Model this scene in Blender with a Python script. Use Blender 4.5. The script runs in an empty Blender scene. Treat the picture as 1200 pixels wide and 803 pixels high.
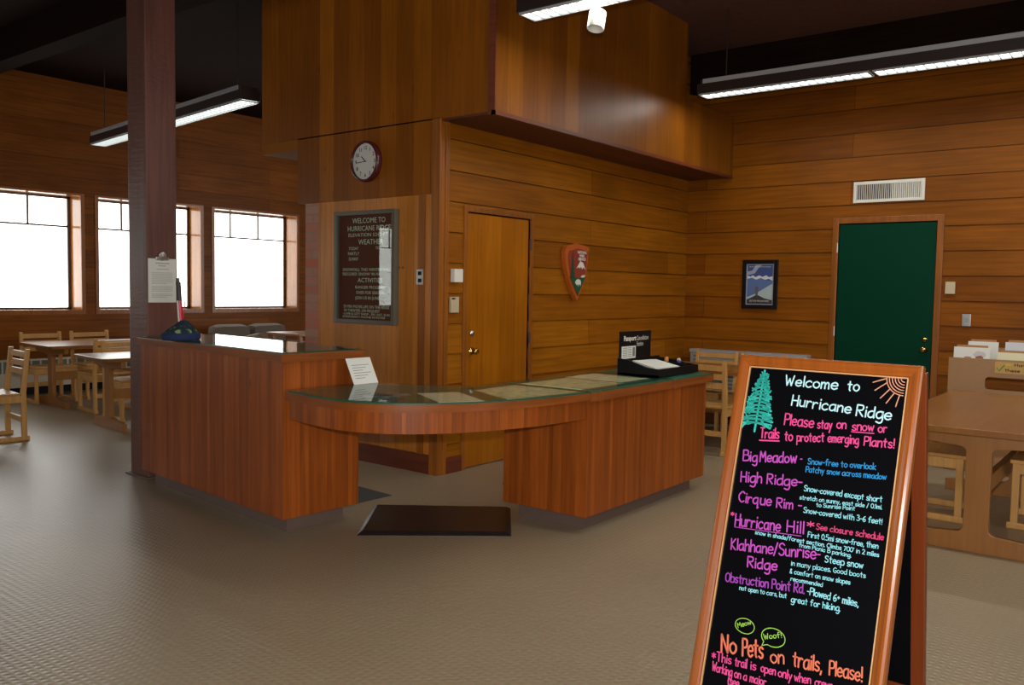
import bpy, bmesh, math, random
from mathutils import Vector, Matrix
random.seed(7)
S = bpy.context.scene
COL = S.collection
PI = math.pi

# ------------------------------------------------------------------ camera, world, lights, exposure
CAM_H = 1.47
cam = bpy.data.objects.new('camera', bpy.data.cameras.new('camera'))
COL.objects.link(cam)
cam.data.lens = 30.0; cam.data.sensor_width = 36.0; cam.data.sensor_fit = 'HORIZONTAL'
cam.data.clip_start = 0.05; cam.data.clip_end = 200
def camera_matrix(yaw, pitch, roll):
    sa, ca, sb, cb = math.sin(yaw), math.cos(yaw), math.sin(pitch), math.cos(pitch)
    f = Vector((sa*cb, ca*cb, -sb)); r = Vector((ca, -sa, 0)); d = f.cross(r)
    r2 = r*math.cos(roll) + d*math.sin(roll); d2 = d*math.cos(roll) - r*math.sin(roll)
    m = Matrix((r2, -d2, -f)).transposed().to_4x4(); m.translation = (0, 0, CAM_H)
    return m
cam.matrix_world = camera_matrix(0.90749, 0.06165, -0.01685)
S.camera = cam

SKY = 5.0            # white overcast sky outside the windows
LAMP = 10.0          # watts per metre of fluorescent fixture
w = bpy.data.worlds.new('overcast'); S.world = w; w.use_nodes = True
bg = w.node_tree.nodes['Background']; bg.inputs[0].default_value = (1.0, 0.985, 0.94, 1); bg.inputs[1].default_value = SKY
S.view_settings.view_transform = 'Standard'; S.view_settings.look = 'None'
S.view_settings.exposure = 0.0; S.view_settings.gamma = 1.0; S.view_settings.use_curve_mapping = False

FLASH = 400.0        # the camera's own flash (frontal light: no cast shadows show, near things are brightest)
fl = bpy.data.lights.new('camera_flash', 'SPOT'); fl.energy = FLASH; fl.shadow_soft_size = 0.03; fl.spot_size = math.radians(100); fl.spot_blend = 0.6; fl.color = (1.0, 0.97, 0.93)
flo = bpy.data.objects.new('camera_flash', fl); COL.objects.link(flo)
flo.matrix_world = camera_matrix(0.90749, 0.03, 0.0); flo.location = (0, 0, CAM_H+0.13)

def window_portal(loc, rot, sx, sy):
    l = bpy.data.lights.new('window_portal', 'AREA'); l.shape = 'RECTANGLE'; l.size = sx; l.size_y = sy
    l.cycles.is_portal = True
    o = bpy.data.objects.new('window_portal', l); COL.objects.link(o); o.location = loc; o.rotation_euler = rot

# ------------------------------------------------------------------ mesh helpers
def box(bm, a, b, bev=0.0):
    x0, y0, z0 = a; x1, y1, z1 = b
    v = [bm.verts.new(p) for p in ((x0,y0,z0),(x1,y0,z0),(x1,y1,z0),(x0,y1,z0),(x0,y0,z1),(x1,y0,z1),(x1,y1,z1),(x0,y1,z1))]
    fs = [bm.faces.new([v[i] for i in q]) for q in ((3,2,1,0),(4,5,6,7),(0,1,5,4),(1,2,6,5),(2,3,7,6),(3,0,4,7))]
    if bev > 0:
        es = set(e for f in fs for e in f.edges)
        bmesh.ops.bevel(bm, geom=list(es), offset=bev, segments=2, affect='EDGES', profile=0.6)
    return v
def prism(bm, pts, z0, z1, bev=0.0):
    """vertical prism over an xy outline (counter-clockwise)"""
    a = [bm.verts.new((p[0], p[1], z0)) for p in pts]; b = [bm.verts.new((p[0], p[1], z1)) for p in pts]
    n = len(pts); fs = [bm.faces.new(a[::-1]), bm.faces.new(b)]
    for i in range(n): fs.append(bm.faces.new((a[i], a[(i+1)%n], b[(i+1)%n], b[i])))
    if bev > 0:
        es = set(fs[1].edges)
        bmesh.ops.bevel(bm, geom=list(es), offset=bev, segments=2, affect='EDGES', profile=0.6)
def extrude_poly(bm, pts3, vec, bev=0.0):
    a = [bm.verts.new(p) for p in pts3]; b = [bm.verts.new(Vector(p)+Vector(vec)) for p in pts3]
    n = len(pts3); fs = [bm.faces.new(a[::-1]), bm.faces.new(b)]
    for i in range(n): fs.append(bm.faces.new((a[i], a[(i+1)%n], b[(i+1)%n], b[i])))
    bmesh.ops.recalc_face_normals(bm, faces=fs)
    if bev > 0:
        es = set(e for f in fs[:2] for e in f.edges)
        bmesh.ops.bevel(bm, geom=list(es), offset=bev, segments=2, affect='EDGES', profile=0.6)
def cyl(bm, p0, p1, r0, r1=None, n=16):
    r1 = r0 if r1 is None else r1
    p0, p1 = Vector(p0), Vector(p1); d = (p1-p0).normalized()
    s = d.orthogonal().normalized(); t = d.cross(s)
    A = [bm.verts.new(p0+(s*math.cos(2*PI*i/n)+t*math.sin(2*PI*i/n))*r0) for i in range(n)]
    B = [bm.verts.new(p1+(s*math.cos(2*PI*i/n)+t*math.sin(2*PI*i/n))*r1) for i in range(n)]
    bm.faces.new(A[::-1]); bm.faces.new(B)
    for i in range(n): bm.faces.new((A[i], A[(i+1)%n], B[(i+1)%n], B[i]))
def lathe(bm, prof, n=24, M=None):
    """prof: list of (radius, height) around +z, transformed by M"""
    M = M or Matrix()
    rings = []
    for r, h in prof:
        if r < 1e-6: rings.append([bm.verts.new(M @ Vector((0, 0, h)))])
        else: rings.append([bm.verts.new(M @ Vector((r*math.cos(2*PI*i/n), r*math.sin(2*PI*i/n), h))) for i in range(n)])
    for a, b in zip(rings, rings[1:]):
        for i in range(n):
            j = (i+1) % n
            if len(a) == 1 and len(b) == 1: continue
            if len(a) == 1: bm.faces.new((a[0], b[j], b[i]))
            elif len(b) == 1: bm.faces.new((a[i], a[j], b[0]))
            else: bm.faces.new((a[i], a[j], b[j], b[i]))
def BM(): return bmesh.new()
def lid(bm):
    bm.faces.ensure_lookup_table(); bmesh.ops.delete(bm, geom=[min(bm.faces, key=lambda f: f.calc_center_median().z)], context='FACES_ONLY'); return bm
def obj(name, bm, mat, parent=None, smooth=False):
    me = bpy.data.meshes.new(name); bmesh.ops.recalc_face_normals(bm, faces=bm.faces[:]); bm.to_mesh(me); bm.free()
    if smooth:
        for p in me.polygons: p.use_smooth = True
    o = bpy.data.objects.new(name, me); COL.objects.link(o)
    for m in (mat if isinstance(mat, (list, tuple)) else [mat]): me.materials.append(m)
    if parent: o.parent = parent
    return o
def bx(name, a, b, mat, parent=None, bev=0.0):
    bm = BM(); box(bm, a, b, bev); return obj(name, bm, mat, parent)
def tag(o, label, cat, group=None):
    o['label'] = label; o['category'] = cat
    if group: o['group'] = group
    return o
def thing(name, label, cat, loc=(0,0,0), rz=0.0, group=None):
    o = bpy.data.objects.new(name, None); COL.objects.link(o); o.location = loc; o.rotation_euler = (0, 0, rz)
    o.empty_display_size = 0.1
    return tag(o, label, cat, group)
def struct(o): o['kind'] = 'structure'; return o
def dup(root, loc, rz, label, group=None):
    r = root.copy(); COL.objects.link(r); r.location = loc; r.rotation_euler = (0, 0, rz); r['label'] = label
    if group: r['group'] = group
    for ch in list(root.children):
        c = ch.copy(); COL.objects.link(c); c.parent = r
        for g in list(ch.children):
            d = g.copy(); COL.objects.link(d); d.parent = c
    return r

# ------------------------------------------------------------------ materials
def new_mat(name):
    m = bpy.data.materials.new(name); m.use_nodes = True
    return m, m.node_tree, m.node_tree.nodes['Principled BSDF']
def plain(name, c, rough=0.5, metal=0.0, spec=0.5, emit=None, es=0.0, noise=0.0):
    m, t, b = new_mat(name)
    b.inputs['Base Color'].default_value = (*c, 1); b.inputs['Roughness'].default_value = rough
    b.inputs['Metallic'].default_value = metal; b.inputs['Specular IOR Level'].default_value = spec
    if emit: b.inputs['Emission Color'].default_value = (*emit, 1); b.inputs['Emission Strength'].default_value = es
    if noise:
        tc = t.nodes.new('ShaderNodeTexCoord'); nz = t.nodes.new('ShaderNodeTexNoise'); nz.inputs['Scale'].default_value = 18; nz.inputs['Detail'].default_value = 5
        t.links.new(tc.outputs['Object'], nz.inputs['Vector'])
        mx = t.nodes.new('ShaderNodeMix'); mx.data_type = 'RGBA'; mx.blend_type = 'MULTIPLY'; mx.inputs[0].default_value = 1
        mr = t.nodes.new('ShaderNodeMapRange'); mr.inputs[3].default_value = 1-noise; mr.inputs[4].default_value = 1+noise
        t.links.new(nz.outputs['Fac'], mr.inputs[0]); cb = t.nodes.new('ShaderNodeCombineColor')
        for i in range(3): t.links.new(mr.outputs[0], cb.inputs[i])
        mx.inputs[6].default_value = (*c, 1); t.links.new(cb.outputs[0], mx.inputs[7]); t.links.new(mx.outputs[2], b.inputs['Base Color'])
    return m
def math_node(t, op, a, b):
    n = t.nodes.new('ShaderNodeMath'); n.operation = op
    for i, x in enumerate((a, b)):
        if isinstance(x, (int, float)): n.inputs[i].default_value = x
        else: t.links.new(x, n.inputs[i])
    return n.outputs[0]
def wood(name, ca, cb, bw, bl, along, across, rough=0.42, seam=0.0035, seamcol=(0.03, 0.01, 0.003), grain=1.0, knots=0.0, shift=0.0, spec=0.4, bump=0.25):
    m, t, b = new_mat(name); N, Lk = t.nodes, t.links
    tc = N.new('ShaderNodeTexCoord'); sp = N.new('ShaderNodeSeparateXYZ'); Lk.new(tc.outputs['Object'], sp.inputs[0])
    ax = {'x': sp.outputs[0], 'y': sp.outputs[1], 'z': sp.outputs[2]}
    ax['x-y'] = math_node(t, 'SUBTRACT', ax['x'], ax['y']); ax['x+y'] = math_node(t, 'ADD', ax['x'], ax['y'])
    U, V = ax[along], math_node(t, 'ADD', ax[across], shift)
    cv = N.new('ShaderNodeCombineXYZ'); Lk.new(U, cv.inputs[0]); Lk.new(V, cv.inputs[1])
    br = N.new('ShaderNodeTexBrick'); br.offset = 0.37; br.offset_frequency = 2; br.squash = 1.0
    br.inputs['Color1'].default_value = (*ca, 1); br.inputs['Color2'].default_value = (*cb, 1); br.inputs['Mortar'].default_value = (*seamcol, 1)
    br.inputs['Scale'].default_value = 1.0; br.inputs['Mortar Size'].default_value = seam; br.inputs['Mortar Smooth'].default_value = 0.3
    br.inputs['Bias'].default_value = 0.0; br.inputs['Brick Width'].default_value = bl; br.inputs['Row Height'].default_value = bw
    Lk.new(cv.outputs[0], br.inputs['Vector'])
    gv = N.new('ShaderNodeCombineXYZ')
    Lk.new(math_node(t, 'MULTIPLY', U, 1.6), gv.inputs[0]); Lk.new(math_node(t, 'MULTIPLY', V, 34.0), gv.inputs[1])
    nz = N.new('ShaderNodeTexNoise'); nz.inputs['Scale'].default_value = 1.0; nz.inputs['Detail'].default_value = 5; nz.inputs['Distortion'].default_value = 0.6
    Lk.new(gv.outputs[0], nz.inputs['Vector'])
    n2 = N.new('ShaderNodeTexNoise'); n2.inputs['Scale'].default_value = 1.3; n2.inputs['Detail'].default_value = 2
    Lk.new(cv.outputs[0], n2.inputs['Vector'])
    r1 = N.new('ShaderNodeMapRange'); r1.inputs[1].default_value = 0.25; r1.inputs[2].default_value = 0.75; r1.inputs[3].default_value = 1-0.28*grain; r1.inputs[4].default_value = 1+0.24*grain
    Lk.new(nz.outputs['Fac'], r1.inputs[0])
    r2 = N.new('ShaderNodeMapRange'); r2.inputs[1].default_value = 0.3; r2.inputs[2].default_value = 0.7; r2.inputs[3].default_value = 0.86; r2.inputs[4].default_value = 1.12
    Lk.new(n2.outputs['Fac'], r2.inputs[0])
    f = math_node(t, 'MULTIPLY', r1.outputs[0], r2.outputs[0])
    if knots:
        vo = N.new('ShaderNodeTexVoronoi'); vo.inputs['Scale'].default_value = 2.2
        kv = N.new('ShaderNodeCombineXYZ'); Lk.new(U, kv.inputs[0]); Lk.new(math_node(t, 'MULTIPLY', V, 2.0), kv.inputs[1]); Lk.new(kv.outputs[0], vo.inputs['Vector'])
        kr = N.new('ShaderNodeMapRange'); kr.inputs[1].default_value = 0.02; kr.inputs[2].default_value = 0.09; kr.inputs[3].default_value = 1-knots; kr.inputs[4].default_value = 1.0
        Lk.new(vo.outputs['Distance'], kr.inputs[0]); f = math_node(t, 'MULTIPLY', f, kr.outputs[0])
    cc = N.new('ShaderNodeCombineColor')
    for i in range(3): Lk.new(f, cc.inputs[i])
    mx = N.new('ShaderNodeMix'); mx.data_type = 'RGBA'; mx.blend_type = 'MULTIPLY'; mx.inputs[0].default_value = 1.0
    Lk.new(br.outputs['Color'], mx.inputs[6]); Lk.new(cc.outputs[0], mx.inputs[7]); Lk.new(mx.outputs[2], b.inputs['Base Color'])
    b.inputs['Roughness'].default_value = rough; b.inputs['Specular IOR Level'].default_value = spec
    if bump:
        bp = N.new('ShaderNodeBump'); bp.inputs['Strength'].default_value = bump; bp.inputs['Distance'].default_value = 0.004; bp.invert = True
        Lk.new(br.outputs['Fac'], bp.inputs['Height']); Lk.new(bp.outputs[0], b.inputs['Normal'])
    return m
def pane_glass(name, tint=(0.96, 0.99, 0.97), ior=1.5):
    m = bpy.data.materials.new(name); m.use_nodes = True; t = m.node_tree; N, Lk = t.nodes, t.links
    N.remove(N['Principled BSDF']); out = N['Material Output']
    tr = N.new('ShaderNodeBsdfTransparent'); tr.inputs[0].default_value = (*tint, 1)
    gl = N.new('ShaderNodeBsdfGlossy'); gl.inputs['Roughness'].default_value = 0.015
    fr = N.new('ShaderNodeFresnel'); ge = N.new('ShaderNodeNewGeometry'); mr = N.new('ShaderNodeMapRange'); mr.inputs[3].default_value = ior; mr.inputs[4].default_value = 1.0/ior
    Lk.new(ge.outputs['Backfacing'], mr.inputs[0]); Lk.new(mr.outputs[0], fr.inputs['IOR'])
    mx = N.new('ShaderNodeMixShader'); Lk.new(fr.outputs[0], mx.inputs[0]); Lk.new(tr.outputs[0], mx.inputs[1]); Lk.new(gl.outputs[0], mx.inputs[2])
    Lk.new(mx.outputs[0], out.inputs[0]); return m
def bricks(name, along, c1, c2, mortar):
    m, t, b = new_mat(name); N, Lk = t.nodes, t.links
    tc = N.new('ShaderNodeTexCoord'); sp = N.new('ShaderNodeSeparateXYZ'); Lk.new(tc.outputs['Object'], sp.inputs[0])
    cv = N.new('ShaderNodeCombineXYZ'); Lk.new(sp.outputs['XYZ'.index(along)], cv.inputs[0]); Lk.new(sp.outputs[2], cv.inputs[1])
    br = N.new('ShaderNodeTexBrick'); br.inputs['Color1'].default_value = (*c1, 1); br.inputs['Color2'].default_value = (*c2, 1); br.inputs['Mortar'].default_value = (*mortar, 1)
    br.inputs['Scale'].default_value = 1; br.inputs['Mortar Size'].default_value = 0.006; br.inputs['Brick Width'].default_value = 0.23; br.inputs['Row Height'].default_value = 0.078
    Lk.new(cv.outputs[0], br.inputs['Vector']); Lk.new(br.outputs['Color'], b.inputs['Base Color']); b.inputs['Roughness'].default_value = 0.9; b.inputs['Specular IOR Level'].default_value = 0.08
    bp = N.new('ShaderNodeBump'); bp.invert = True; bp.inputs['Strength'].default_value = 0.6; bp.inputs['Distance'].default_value = 0.01
    Lk.new(br.outputs['Fac'], bp.inputs['Height']); Lk.new(bp.outputs[0], b.inputs['Normal']); return m

CA, CB = (0.24, 0.074, 0.0030), (0.165, 0.046, 0.0019)
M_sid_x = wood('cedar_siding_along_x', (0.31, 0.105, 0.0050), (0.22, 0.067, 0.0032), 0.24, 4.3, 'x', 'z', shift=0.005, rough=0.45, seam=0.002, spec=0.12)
M_sid_shade = wood('shade_darkened_cedar_siding', (0.22, 0.066, 0.0060), (0.14, 0.039, 0.0036), 0.24, 4.3, 'x', 'z', shift=0.005, rough=0.45, seam=0.002, spec=0.12)  # window-wall siding, base colour darkened to stand in for shade
M_sid_y = wood('cedar_siding_along_y', CA, CB, 0.24, 4.3, 'y', 'z', shift=0.005, rough=0.45, seam=0.002, spec=0.12)
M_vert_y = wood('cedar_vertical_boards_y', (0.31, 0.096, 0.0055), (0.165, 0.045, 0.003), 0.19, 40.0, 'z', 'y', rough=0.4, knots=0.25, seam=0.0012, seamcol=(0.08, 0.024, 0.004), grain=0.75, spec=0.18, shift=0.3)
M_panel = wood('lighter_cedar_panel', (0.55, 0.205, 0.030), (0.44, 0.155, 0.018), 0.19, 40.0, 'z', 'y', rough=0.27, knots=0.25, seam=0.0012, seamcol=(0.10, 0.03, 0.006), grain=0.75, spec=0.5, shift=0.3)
M_vert_x = wood('cedar_vertical_boards_x', (0.27, 0.088, 0.005), (0.15, 0.043, 0.0028), 0.19, 40.0, 'z', 'x', rough=0.38, seam=0.0012, seamcol=(0.08, 0.024, 0.004), grain=0.75, spec=0.3, shift=0.3)
M_trim = wood('cedar_trim', (0.28, 0.088, 0.010), (0.23, 0.070, 0.008), 5.0, 9.0, 'z', 'x+y', rough=0.35, seam=0.0)
M_trim_h = wood('cedar_trim_horizontal', (0.28, 0.088, 0.010), (0.23, 0.070, 0.008), 5.0, 9.0, 'x+y', 'z', rough=0.35, seam=0.0)
M_redtrim = wood('red_stained_baseboard', (0.13, 0.030, 0.013), (0.11, 0.026, 0.012), 5.0, 9.0, 'x+y', 'z', rough=0.4, seam=0.0)
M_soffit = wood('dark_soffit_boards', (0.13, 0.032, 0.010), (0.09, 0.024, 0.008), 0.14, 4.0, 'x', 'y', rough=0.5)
M_door = wood('varnished_door_veneer', (0.39, 0.126, 0.004), (0.30, 0.088, 0.002), 0.21, 5.0, 'z', 'x', rough=0.3, spec=0.35, seam=0.0, grain=0.8, shift=0.03)
M_green = plain('dark_green_paint', (0.001, 0.036, 0.017), 0.4, spec=0.08, noise=0.08)
M_ctr = wood('mahogany_strip_front', (0.31, 0.074, 0.0085), (0.21, 0.046, 0.0052), 0.034, 4.0, 'z', 'x-y', spec=0.28, rough=0.38, seam=0.0006, seamcol=(0.10, 0.025, 0.008), knots=0.3)
M_ctrtrim = wood('mahogany_edge', (0.24, 0.066, 0.013), (0.21, 0.055, 0.010), 3.0, 5.0, 'x-y', 'z', rough=0.33, seam=0.0, spec=0.3)
M_ctrgreen = plain('green_laminate', (0.012, 0.095, 0.050), 0.4)
M_kick = plain('grey_brown_kick_plate', (0.115, 0.075, 0.060), 0.5, noise=0.1)
M_glass = pane_glass('counter_glass', (0.90, 0.97, 0.93)); M_win = pane_glass('window_glass', (0.99, 1.0, 1.0))
M_glassedge = plain('green_glass_edge', (0.02, 0.07, 0.05), 0.15)
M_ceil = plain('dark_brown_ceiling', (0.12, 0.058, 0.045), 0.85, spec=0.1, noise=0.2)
M_ceil_shade = plain('shade_darkened_ceiling', (0.016, 0.008, 0.006), 0.9, spec=0.05, noise=0.2)  # hall ceiling: the dimness of the unlit hall is put into the colour
M_beam = wood('dark_beam', (0.013, 0.006, 0.004), (0.010, 0.005, 0.003), 3, 9, 'y', 'z', rough=0.9, seam=0.0, spec=0.03)
M_post = wood('dark_red_post', (0.130, 0.052, 0.037), (0.115, 0.045, 0.032), 3, 9, 'z', 'x+y', rough=0.42, seam=0.0, knots=0.2)
M_maple = wood('pale_maple', (0.58, 0.31, 0.095), (0.52, 0.27, 0.080), 3, 9, 'z', 'x+y', rough=0.36, seam=0.0, grain=0.6)
M_mapleh = wood('pale_maple_horizontal', (0.54, 0.28, 0.085), (0.48, 0.24, 0.070), 0.3, 2.5, 'x', 'y', rough=0.27, seam=0.0, grain=0.5)
M_tan_wood = wood('tan_beech', (0.30, 0.125, 0.030), (0.26, 0.105, 0.024), 3, 9, 'z', 'x+y', rough=0.36, seam=0.0, grain=0.5)
M_tan_woodh = wood('tan_beech_horizontal', (0.25, 0.100, 0.023), (0.21, 0.082, 0.018), 0.3, 2.5, 'x', 'y', rough=0.30, seam=0.0, grain=0.5)
M_rack = plain('tan_laminate', (0.33, 0.175, 0.075), 0.4, noise=0.05)
M_white = plain('white_enamel', (0.72, 0.70, 0.62), 0.4); M_paper = plain('white_paper', (0.66, 0.66, 0.60), 0.7)
M_ivory = plain('ivory_plastic', (0.52, 0.42, 0.27), 0.4)
M_black = plain('black_plastic', (0.006, 0.006, 0.007), 0.3, spec=0.2); M_dark = plain('dark_void', (0.01, 0.009, 0.008), 0.9)
M_housing = plain('dark_brown_fixture', (0.022, 0.012, 0.010), 0.4); M_alu = plain('grey_aluminium', (0.42, 0.43, 0.44), 0.35, metal=0.3)
M_lamp = plain('lit_lamp_lens', (0.9, 0.9, 0.9), 0.4, emit=(0.93, 1.0, 0.93), es=3.0)
M_brass = plain('brass', (0.55, 0.36, 0.10), 0.22, metal=1.0); M_steel = plain('brushed_steel', (0.55, 0.54, 0.52), 0.3, metal=1.0)
M_rubber = plain('black_rubber', (0.016, 0.012, 0.011), 0.33, noise=0.25)
M_greymat = plain('dark_grey_mat', (0.040, 0.042, 0.040), 0.8, noise=0.2)
M_grey = plain('heater_grey', (0.30, 0.31, 0.29), 0.5); M_cream = plain('heater_cream', (0.62, 0.57, 0.46), 0.5)
M_grill = plain('heater_grill_dark', (0.13, 0.17, 0.15), 0.5)
M_fabric = plain('grey_brown_upholstery', (0.135, 0.105, 0.078), 0.9, noise=0.15)
M_tan = plain('beige_upholstery', (0.34, 0.27, 0.19), 0.8)
M_chalk = plain('black_chalkboard', (0.003, 0.003, 0.004), 0.22, spec=0.09)
M_brick = bricks('red_brown_brick', 'Y', (0.52, 0.170, 0.110), (0.44, 0.270, 0.200), (0.34, 0.24, 0.18))
M_frame = wood('cherry_frame', (0.29, 0.074, 0.009), (0.25, 0.060, 0.007), 3, 9, 'z', 'y', rough=0.22, seam=0.0, grain=0.7)
M_rear = wood('dark_cherry_rear_frame', (0.150, 0.030, 0.006), (0.125, 0.024, 0.005), 3, 9, 'z', 'y', rough=0.3, seam=0.0, grain=0.6)
M_gilt = plain('gilt_bead', (0.62, 0.36, 0.16), 0.35)

def floor_material():
    m, t, b = new_mat('ribbed_tan_floor'); N, Lk = t.nodes, t.links
    tc = N.new('ShaderNodeTexCoord'); mp = N.new('ShaderNodeMapping'); mp.inputs['Rotation'].default_value = (0, 0, 0.0)
    Lk.new(tc.outputs['Object'], mp.inputs[0])
    nz = N.new('ShaderNodeTexNoise'); nz.inputs['Scale'].default_value = 0.7; nz.inputs['Detail'].default_value = 6; Lk.new(mp.outputs[0], nz.inputs['Vector'])
    n2 = N.new('ShaderNodeTexNoise'); n2.inputs['Scale'].default_value = 90; n2.inputs['Detail'].default_value = 3; Lk.new(mp.outputs[0], n2.inputs['Vector'])
    cr = N.new('ShaderNodeValToRGB'); cr.color_ramp.elements[0].position = 0.3; cr.color_ramp.elements[1].position = 0.72
    cr.color_ramp.elements[0].color = (0.268, 0.208, 0.130, 1); cr.color_ramp.elements[1].color = (0.31, 0.240, 0.155, 1); Lk.new(nz.outputs['Fac'], cr.inputs[0])
    mx = N.new('ShaderNodeMix'); mx.data_type = 'RGBA'; mx.blend_type = 'OVERLAY'; mx.inputs[0].default_value = 0.25
    Lk.new(cr.outputs[0], mx.inputs[6]); Lk.new(n2.outputs['Color'], mx.inputs[7]); Lk.new(mx.outputs[2], b.inputs['Base Color'])
    w1 = N.new('ShaderNodeTexWave'); w1.bands_direction = 'X'; w1.inputs['Scale'].default_value = 9.2
    w2 = N.new('ShaderNodeTexWave'); w2.bands_direction = 'Y'; w2.inputs['Scale'].default_value = 9.2
    for wv in (w1, w2): wv.inputs['Distortion'].default_value = 0.15; Lk.new(mp.outputs[0], wv.inputs['Vector'])
    mxh = math_node(t, 'MAXIMUM', w1.outputs['Fac'], w2.outputs['Fac'])
    bp = N.new('ShaderNodeBump'); bp.inputs['Strength'].default_value = 0.4; bp.inputs['Distance'].default_value = 0.003
    Lk.new(mxh, bp.inputs['Height']); Lk.new(bp.outputs[0], b.inputs['Normal'])
    b.inputs['Roughness'].default_value = 0.34; b.inputs['Specular IOR Level'].default_value = 0.55
    return m
M_floor = floor_material()

# ------------------------------------------------------------------ room shell
XR, YM, XC, YW = 9.06, 4.54, 4.89, 11.8       # right wall, door wall, clock wall, window wall
CEIL = 4.15
X0, Y0, X1 = -5.0, -5.0, 12.0
struct(bx('floor', (X0-0.1, Y0-0.1, -0.1), (X1+0.1, YW+0.4, 0), M_floor))
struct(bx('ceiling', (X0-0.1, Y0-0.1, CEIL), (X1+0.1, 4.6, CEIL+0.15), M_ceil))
struct(bx('ceiling_hall', (X0-0.1, 4.6, CEIL), (X1+0.1, YW+0.4, CEIL+0.15), M_ceil_shade))

def siding(name, axis, fixed, a0, a1, z0, z1, sgn, mat, openings=(), thick=0.12, lap=0.012):
    """lap siding: plane axis=fixed, boards 0.24 high; sgn = side the boards face; openings (a0,a1,z0,z1)"""
    bm = BM(); zs = {z0, z1}
    k = math.floor((z0-2.395)/0.24)
    zz = 2.395+0.24*k
    while zz < z1:
        if zz > z0: zs.add(zz)
        zz += 0.24
    for o in openings:
        for q in o[2:]:
            if z0 < q < z1: zs.add(q)
    zs = sorted(zs)
    def P(a, d, z): return (fixed+sgn*d, a, z) if axis == 'X' else (a, fixed+sgn*d, z)
    for za, zb in zip(zs, zs[1:]):
        if zb-za < 1e-5: continue
        base = 2.395+0.24*math.floor((0.5*(za+zb)-2.395)/0.24)
        d0, d1 = lap*(1-(za-base)/0.24), lap*(1-(zb-base)/0.24)
        cuts = sorted((o[0], o[1]) for o in openings if o[2] < zb-1e-4 and o[3] > za+1e-4)
        segs, cur = [], a0
        for c0, c1 in cuts:
            if c0 > cur: segs.append((cur, c0))
            cur = max(cur, c1)
        if cur < a1: segs.append((cur, a1))
        for s0, s1 in segs:
            v = [bm.verts.new(P(*q)) for q in ((s0, d0, za), (s1, d0, za), (s1, d1, zb), (s0, d1, zb), (s0, -thick, za), (s1, -thick, za), (s1, -thick, zb), (s0, -thick, zb))]
            for q in ((0,1,2,3), (5,4,7,6), (0,3,7,4), (1,5,6,2), (3,2,6,7), (0,4,5,1)): bm.faces.new([v[i] for i in q])
    return struct(obj(name, bm, mat))

# doors: green one in the right wall, veneered one in the wall by the clock
GD = (1.885, 2.815, 0.0, 2.205)
WD = (5.19, 6.03, 0.0, 2.09)
siding('wall_right', 'X', XR, Y0, 6.3, 0, CEIL, -1, M_sid_y, [GD])
siding('wall_alcove', 'Y', YM, XC+0.03, XR, 0, CEIL, -1, M_sid_x, [WD])

def casing(name, axis, fixed, a0, a1, z1, sgn, wd, mat, proud=0.022, back=0.06):
    bm = BM()
    def bb(p0, p1, q0, q1):
        d0, d1 = sorted((fixed-sgn*back, fixed+sgn*proud))
        if axis == 'X': box(bm, (d0, p0, q0), (d1, p1, q1), 0.004)
        else: box(bm, (p0, d0, q0), (p1, d1, q1), 0.004)
    bb(a0-wd, a0, 0, z1+wd); bb(a1, a1+wd, 0, z1+wd); bb(a0, a1, z1, z1+wd)
    return struct(obj(name, bm, mat))
casing('trim_1', 'X', XR, GD[0], GD[1], GD[3], -1, 0.06, M_trim)
casing('trim_2', 'Y', YM, WD[0], WD[1], WD[3], -1, 0.045, M_trim)

def knob_bm(axis, p, sgn, r=0.028):
    bm = BM(); prof = [(0, 0), (r*1.15, 0), (r*1.15, 0.006), (r*0.45, 0.010), (r*0.42, 0.030), (r*0.85, 0.036), (r, 0.050), (r*0.85, 0.062), (0, 0.066)]
    M = Matrix.Translation(p) @ (Matrix.Rotation(-PI/2*1 if sgn < 0 else PI/2, 4, 'Y') if axis == 'X' else Matrix.Rotation(PI/2 if sgn < 0 else -PI/2, 4, 'X'))
    lathe(bm, prof, 20, M); return bm
def lock_bm(axis, p, sgn):
    bm = BM(); M = Matrix.Translation(p) @ (Matrix.Rotation(-PI/2 if sgn < 0 else PI/2, 4, 'Y') if axis == 'X' else Matrix.Rotation(PI/2 if sgn < 0 else -PI/2, 4, 'X'))
    lathe(bm, [(0, 0), (0.025, 0), (0.023, 0.010), (0.012, 0.012), (0.010, 0.016), (0, 0.016)], 20, M); return bm
struct(bx('door_backing', (XR+0.13, GD[0]-0.2, 0), (XR+0.2, GD[1]+0.2, GD[3]+0.2), M_dark))  # unseen dark panel added to block sky light leaking round the door
d1 = struct(bx('door_1', (XR-0.004, GD[0]+0.006, 0.008), (XR+0.04, GD[1]-0.006, GD[3]-0.008), M_green, None, 0.003))
obj('door_knob', knob_bm('X', (XR-0.004, 1.955, 0.955), -1), M_brass, d1, True)
obj('deadbolt', lock_bm('X', (XR-0.004, 1.957, 1.055), -1), M_brass, d1, True)
for z in (0.25, 1.10, 1.96):
    bm = BM(); cyl(bm, (XR-0.018, 2.822, z-0.05), (XR-0.018, 2.822, z+0.05), 0.008); obj('hinge', bm, M_steel, d1)
d2 = struct(bx('door_2', (WD[0]+0.006, YM+0.002, 0.008), (WD[1]-0.006, YM+0.045, WD[3]-0.008), M_door, None, 0.003))
obj('door_knob', knob_bm('Y', (5.275, YM+0.002, 0.965), -1), M_brass, d2, True)
obj('deadbolt', lock_bm('Y', (5.275, YM+0.002, 1.11), -1), M_steel, d2, True)
for z in (0.25, 1.05, 1.87):
    bm = BM(); cyl(bm, (6.034, YM-0.016, z-0.05), (6.034, YM-0.016, z+0.05), 0.009); obj('hinge', bm, M_housing, d2)
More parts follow.
